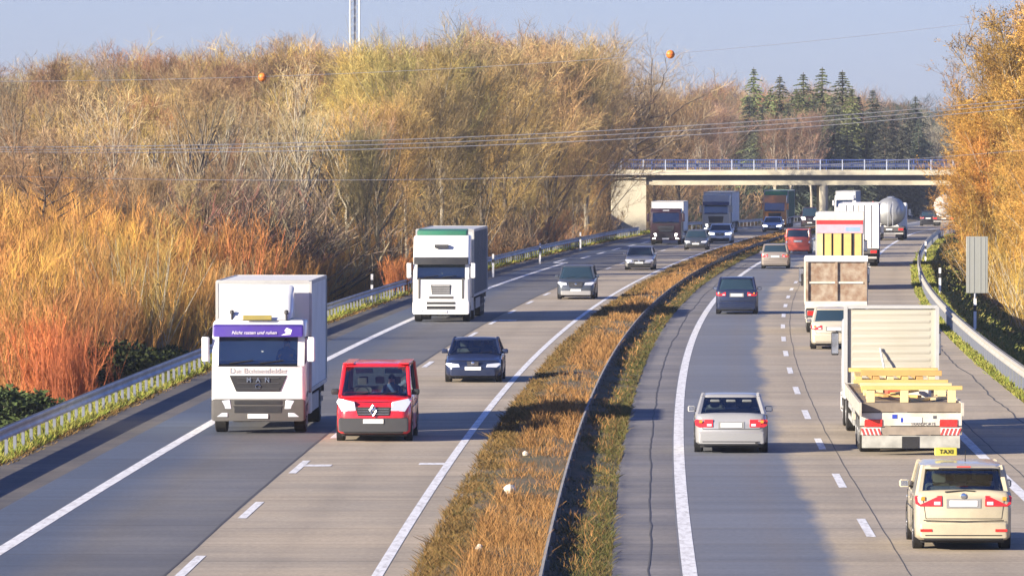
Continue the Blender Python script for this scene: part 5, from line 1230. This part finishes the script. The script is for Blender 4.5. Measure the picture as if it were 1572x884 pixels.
# the load: separate timber pieces
TIM = [M('timber_yellow', (.62, .44, .15), .6, 0, .12, 2), M('timber_pale', (.66, .52, .28), .7, 0, .15, 2), M('timber_orange', (.50, .30, .10), .6, 0, .12, 2)]
Mx = Matrix.Translation(t.location) @ Matrix.Rotation(t.rotation_euler.z, 4, 'Z'); rz = t.rotation_euler.z
def load_piece(mb, m, x, y, z, a, label, name='timber_beam', cat='timber'):
    o = mb.build(name, m, None, bevel=.006); o.location = Mx @ Vector((x, y, z)); o.rotation_euler = (0, 0, rz + R(a)); return tag(o, label, cat, 'timber load on the flatbed')
def beam(Lx, wy, hz): return MB().box(-Lx / 2, Lx / 2, -wy / 2, wy / 2, 0, hz)
rl_ = random.Random(4)
load_piece(beam(2.5, .22, .10), TIM[0], -.06, R2 - 1.2, 1.56, 1, 'long yellow cross beam lying rearmost on top of the flatbed load')
for k, x_ in enumerate((.95, .12, -1.05)): load_piece(MB().box(-.1, .1, -.1, .1, 0, .308), TIM[1], x_, R2 - 1.2, 1.251, 0, ['short timber block carrying the right end of the rearmost cross beam', 'short timber block under the middle of the rearmost cross beam', 'short timber block under the left end of the rearmost cross beam'][2 - k], 'timber_block')
load_piece(beam(2.3, .25, .09), TIM[1], .0, R2 - 3.4, 1.56, -2, 'pale cross beam second from the back on the flatbed load')
for x_, l in ((.9, 'left'), (-.9, 'right')): load_piece(MB().box(-.1, .1, -.1, .1, 0, .308), TIM[1], x_, R2 - 3.4, 1.251, 0, 'short timber block under the %s end of the second cross beam' % l, 'timber_block')
load_piece(beam(2.4, .25, .09), TIM[0], .05, R2 - 5.6, 1.56, 2, 'yellow cross beam third from the back on the flatbed load')
for x_, l in ((.9, 'left'), (-.9, 'right')): load_piece(MB().box(-.1, .1, -.1, .1, 0, .308), TIM[1], x_, R2 - 5.6, 1.251, 0, 'short timber block under the %s end of the third cross beam' % l, 'timber_block')
for k in range(5):
    load_piece(MB().box(-.09, .09, -2.0, 2.0, 0, .12), TIM[k % 3], .95 - .36 * k - .1, R2 - 9.2 + rl_.uniform(-.3, .3), 1.252, rl_.uniform(-1.5, 1.5), 'lengthwise plank number %s from the left in front of the headboard' % ('one', 'two', 'three', 'four', 'five')[k], 'timber_plank')
for k in range(4):
    load_piece(beam(2.2 - .15 * k, .2, .13), TIM[(k + 1) % 3], .1 * (k - 1.5), R2 - 7.6 - k * 1.0, 1.376 , rl_.uniform(-3, 3), ('orange', 'yellow', 'pale', 'orange')[k] + ' cross plank lying on the lengthwise planks, ' + ('nearest the tail', 'second from the tail', 'third from the tail', 'nearest the headboard')[k], 'timber_plank')
for k in range(6):
    load_piece(MB().box(-.085, .085, -1.6, 1.6, 0, .10), TIM[(k * 2) % 3], .98 - .38 * k, R2 - 10.6, 1.51, rl_.uniform(-2, 2), 'upper lengthwise plank stacked before the headboard, %s from the left' % ('first', 'second', 'third', 'fourth', 'fifth', 'sixth')[k], 'timber_plank')
load_piece(beam(2.35, .3, .10), TIM[0], 0, R2 - 12.2, 1.62, 1.5, 'yellow cross beam lying highest, right against the headboard')
for k, (x_, a_, Lp) in enumerate(((-.5, 62, 2.2), (.35, -48, 1.9), (.05, 75, 2.6), (-.75, 84, 2.4), (.7, 98, 2.3))):
    load_piece(beam(Lp, .14, .07), TIM[(k + 1) % 3], x_, R2 - 2.4 - .25 * k, 1.253 + .001 * k + .075 * (k % 3), a_, 'loose slanting plank on the rear half of the flatbed, %s from the tail' % ('first', 'second', 'third', 'fourth', 'fifth')[k], 'timber_plank')
load_piece(beam(2.1, .24, .14), TIM[2], -.1, R2 - 9.2, 1.62, -2, 'orange cross beam lying on the upper planks before the headboard')
load_piece(MB().lathe((0, 0, .17), (1, 0, 0), [(-.22, .15), (-.2, .17), (.2, .17), (.22, .15)], 14), M('strap_red', (.6, .12, .07), .6), .25, R2 - 4.5, 1.25, 8, 'red and orange bundle of straps in the middle of the flatbed load', 'strap_bundle', 'straps')
load_piece(MB().box(-.3, .3, -.22, .22, 0, .26), M('crate_white', (.6, .56, .5), .6), -.35, R2 - 4.5, 1.252, -12, 'pale equipment crate beside the strap bundle on the flatbed', 'equipment_crate', 'crate')
# brown-backed truck
L = 9.0
t = rear_truck('tipper_truck', 1284, 512, L, 'truck with rusty brown tailgate and white frame behind the champagne car'); R2 = L / 2
tractor(t, -L / 2, WHITE, 2.9); frame(t, -L / 2 + 2.4, R2 - .3)
RUST = M('rusty_tailgate', (.22, .14, .09), .8, 0, .5, 3.5, dirtcol=(.36, .30, .23))
o = cargo_box(t, -L / 2 + 2.6, R2 - .12, 1.15, 3.02, RUST, frm=M('dirty_white_frame', (.62, .58, .5), .6, 0, .2), name='tipper_body')
MB().box(-1.28, 1.28, R2 - .12, R2, 2.92, 3.16).build('top_beam', M('clean_white_beam', (.75, .76, .78), .5, 0, .05), t)
MB().box(-1.25, 1.25, R2 - .14, R2, 1.02, 1.30).build('tailgate_beam', M('dirty_white_frame', (.62, .58, .5), .6, 0, .2), t)
for x_ in (-1.2, 0, 1.2): MB().box(x_ - .05, x_ + .05, R2 - .12, R2 - .03, 1.31, 2.9).build('tailgate_rib', RUST, t)
MB().box(-1.1, 1.1, R2 - .12, R2 - .07, 2.02, 2.10).build('tailgate_rib', M('dirty_white_frame', (.62, .58, .5), .6, 0, .2), t)
rear_end(t, R2, .98); axle(t, R2 - 1.4); axle(t, R2 - 2.8)
for x_ in (-1.36, 1.36): MB().box(x_ - .05, x_ + .05, R2 - 6.2, R2 - 6.1, 1.8, 2.3).build('side_mirror', BLACK, t)
# truck with red and pink banner and timber
L = 10.0
t = rear_truck('panel_truck', 1289, 0, L, 'tall truck with red and pink top band over yellow wooden rear slats', Y=338); R2 = L / 2
tractor(t, -L / 2, WHITE, 3.0); frame(t, -L / 2 + 2.4, R2 - .3)
o = cargo_box(t, -L / 2 + 2.5, R2 - .1, 1.1, 4.1, TARP)
MB().box(-1.27, 1.27, R2 - .10, R2 - .02, 3.72, 4.14).build('top_panel', M('cream_panel', (.62, .62, .52), .6), t)
MB().box(-1.24, 1.24, R2 - .10, R2 + .01, 3.50, 3.71).build('red_band', M('band_red', (.66, .03, .03), .5), t)
pk = MB().box(-1.24, 1.24, R2 - .10, R2 - .0, 3.02, 3.49).build('pink_band', M('band_pink', (.66, .38, .45), .5), t)
MB().box(-1.1, -.3, R2 + .001, R2 + .008, 3.12, 3.35).build('blue_logo_patch', M('band_blue', (.25, .38, .62), .5), pk)
for x_, w_ in ((1.05, .30), (.62, .36), (.12, .42), (-.42, .40), (-.98, .36)):
    MB().box(x_ - w_ / 2, x_ + w_ / 2, R2 - .09, R2 - .02, 1.3, 3.0).build('wooden_slat', TIM[1] if x_ > .8 else TIM[0], t)
MB().box(-1.2, 1.2, R2 - .098, R2 - .092, 1.2, 3.0).build('dark_backing', BLACK, t)
MB().box(-1.25, 1.25, R2 - .10, R2 - .0, 1.02, 1.28).build('sill_beam', BOARD, t)
rear_end(t, R2, .98); axle(t, R2 - 1.6); axle(t, R2 - 2.95)
# white box trailer
L = 15.0
t = rear_truck('box_trailer_truck', 1318, 0, L, 'white box trailer truck just right of the red and pink topped truck', Y=405); R2 = L / 2
tractor(t, -L / 2, WHITE, 3.2); frame(t, -L / 2 + 2.4, R2 - .3)
o = cargo_box(t, -L / 2 + 2.8, R2, 1.15, 4.0, TARP, frm=M('clean_white_beam', (.75, .76, .78), .5, 0, .05))
for x_ in (-.8, -.35, .35, .8): MB().tube([(x_, R2 + .03, 1.2), (x_, R2 + .03, 3.95)], .02, 6).build('door_bar', GALV, t)
MB().box(-.012, .012, R2 + .002, R2 + .012, 1.17, 3.92).build('door_seam', ANTH, t)
rear_end(t, R2, 1.12); [axle(t, R2 - 2.0 - 1.31 * k) for k in range(3)]
# silver tanker and white tanker
def tanker(px, Y, m, label, lane=None, hgtz=3.5, back=None):
    L = 12.5; t = rear_truck('tanker_truck', px, 0, L, label, Y=Y, lane=lane); R2 = L / 2
    tractor(t, -L / 2, WHITE, 3.0); frame(t, -L / 2 + 2.4, R2 - .3)
    zc = 1.15 + (hgtz - 1.15) / 2; r = (hgtz - 1.15) / 2; prof = [(-.0, .05), (.12, r * .55), (.3, r * .82), (.55, r * .97), (.8, r)] ; Lt = L - 3.2
    pr = prof + [(Lt - d, q) for d, q in prof[::-1]]
    o = MB().lathe((0, -L / 2 + 2.9, zc), (0, 1, 0), pr, 32).build('tank', m, t, smooth=60)
    for k in range(5): MB().lathe((0, -L / 2 + 4.4 + k * 1.7, zc), (0, 1, 0), [(0, r), (0.001, r + .025), (.06, r + .025), (.061, r)], 32).build('tank_ring', m, o)
    MB().box(-.22, .22, -L / 2 + 3.8, R2 - 1.2, hgtz - .02, hgtz + .07).build('walkway', GALV, t)
    MB().tube([(-.3, R2 - .10, 1.1), (-.3, R2 - .18, hgtz - .3)], .02, 6).tube([(.1, R2 - .10, 1.1), (.1, R2 - .18, hgtz - .3)], .02, 6).build('ladder', GALV, t)
    MB().box(-1.24, 1.24, R2 - .6, R2 - .05, .72, 1.12).build('valve_cabinet', back or GREYP, t)
    for x_ in (-1, 1): MB().box(x_ * 1.1 - .14, x_ * 1.1 + .14, R2 - 5.2, R2 - .7, 1.02, 1.12).build('mudguard', ANTH, t)
    rear_end(t, R2, 1.08); [axle(t, R2 - 1.9 - 1.31 * k) for k in range(3)]
    return t
tanker(1365, 522, M('tank_polished', (.42, .43, .43), .38, .6, .1), 'silver tanker with red tail lights passing below the overpass')
tanker(1449, 712, M('tank_white', (.50, .47, .45), .4, 0, .06), 'white round-backed tanker at the far right bend beside the golden trees', back=M('tank_back_dark', (.10, .06, .06), .5))
# ------------------------------------------------------------ labels that tell look-alikes apart
ORD = ['first', 'second', 'third', 'fourth', 'fifth', 'sixth', 'seventh', 'eighth', 'ninth', 'tenth', 'eleventh', 'twelfth', 'thirteenth', 'fourteenth', 'fifteenth', 'sixteenth', 'seventeenth', 'eighteenth', 'nineteenth', 'twentieth']
ORD += ['twenty-' + w_ for w_ in ORD[:9]] + ['thirtieth'] + ['thirty-' + w_ for w_ in ORD[:9]]
def col_of(o): return 786 + o.location.x / o.location.y * F
def by_group(name): return sorted([o for o in COL.objects if o.parent is None and o.get('group') == name], key=col_of)
for gname, text in (("sparse pale-limbed trees before the wood", 'sparse bare tree with forking limbs, {} from the left before the wood'), ("olive-yellow trees left of the overpass", 'olive-yellow fine-twigged tree, {} from the left in the clump beside the overpass'), ("golden trees at the right edge", 'dense golden tree, {} from the left of the golden trees above the sign'),
                    ("spruces behind the overpass", 'dark conical spruce, {} from the left of the spruces behind the overpass'), ("pinkish bare trees in front of the spruces", 'pale pinkish bare tree, {} from the left in front of the spruces'),
                    ("orange shrubs below the golden trees", 'orange shrub, {} from the left under the golden trees by the sign'), ("dark bushes behind the orange willows", 'dark purplish bare bush, {} from the left in the shaded band'), ("bramble clumps at the foot of the willows", 'dark green bramble clump, {} from the left below the orange willows')):
    for i, o in enumerate(by_group(gname)): o['label'] = text.format(ORD[i])
def zone(px):
    for lim, nm in ((110, 'at the left edge'), (310, 'left of the box truck'), (500, 'above the box truck'), (620, 'between both white trucks'), (760, 'above the green-topped truck'), (930, 'left of the overpass'), (1150, 'above the overpass, left half'), (3000, 'above the overpass, right half')):
        if px < lim: return nm
def tone(o):
    c = [ch for ch in o.children if ch.name.startswith(('crown', 'twigs'))][0].color
    if c[0] < .12: return 'dark green'
    if c[1] / c[0] < .45: return 'reddish'
    if c[1] / c[0] < .60 and c[0] > .4: return 'orange'
    if c[2] / c[0] < .35: return 'yellowish'
    return 'dark brown' if c[0] < .27 else ('greyish' if c[2] / c[0] > .55 else 'tan')
for gname, text in (("bare trees of the left wood", '{} bare tree in the tall back rank {}'), ("low trees at the front of the left wood", '{} low bare tree in the front rank {}'),
                    ("orange willow bushes behind the left guard rail", '{} leafless bush in the roadside thicket {}'), ("reddish shrubs along the far left guard rail", '{} bare shrub right behind the guard rail {}'),
                    ("bare trees of the distant wood above the overpass", '{} bare tree in the distant wood {}')):
    for o in by_group(gname): o['label'] = text.format(tone(o), zone(col_of(o)))

o = [x for x in COL.objects if x.parent is None and x.name.startswith('haze')]
for x in o: x['kind'] = 'stuff'
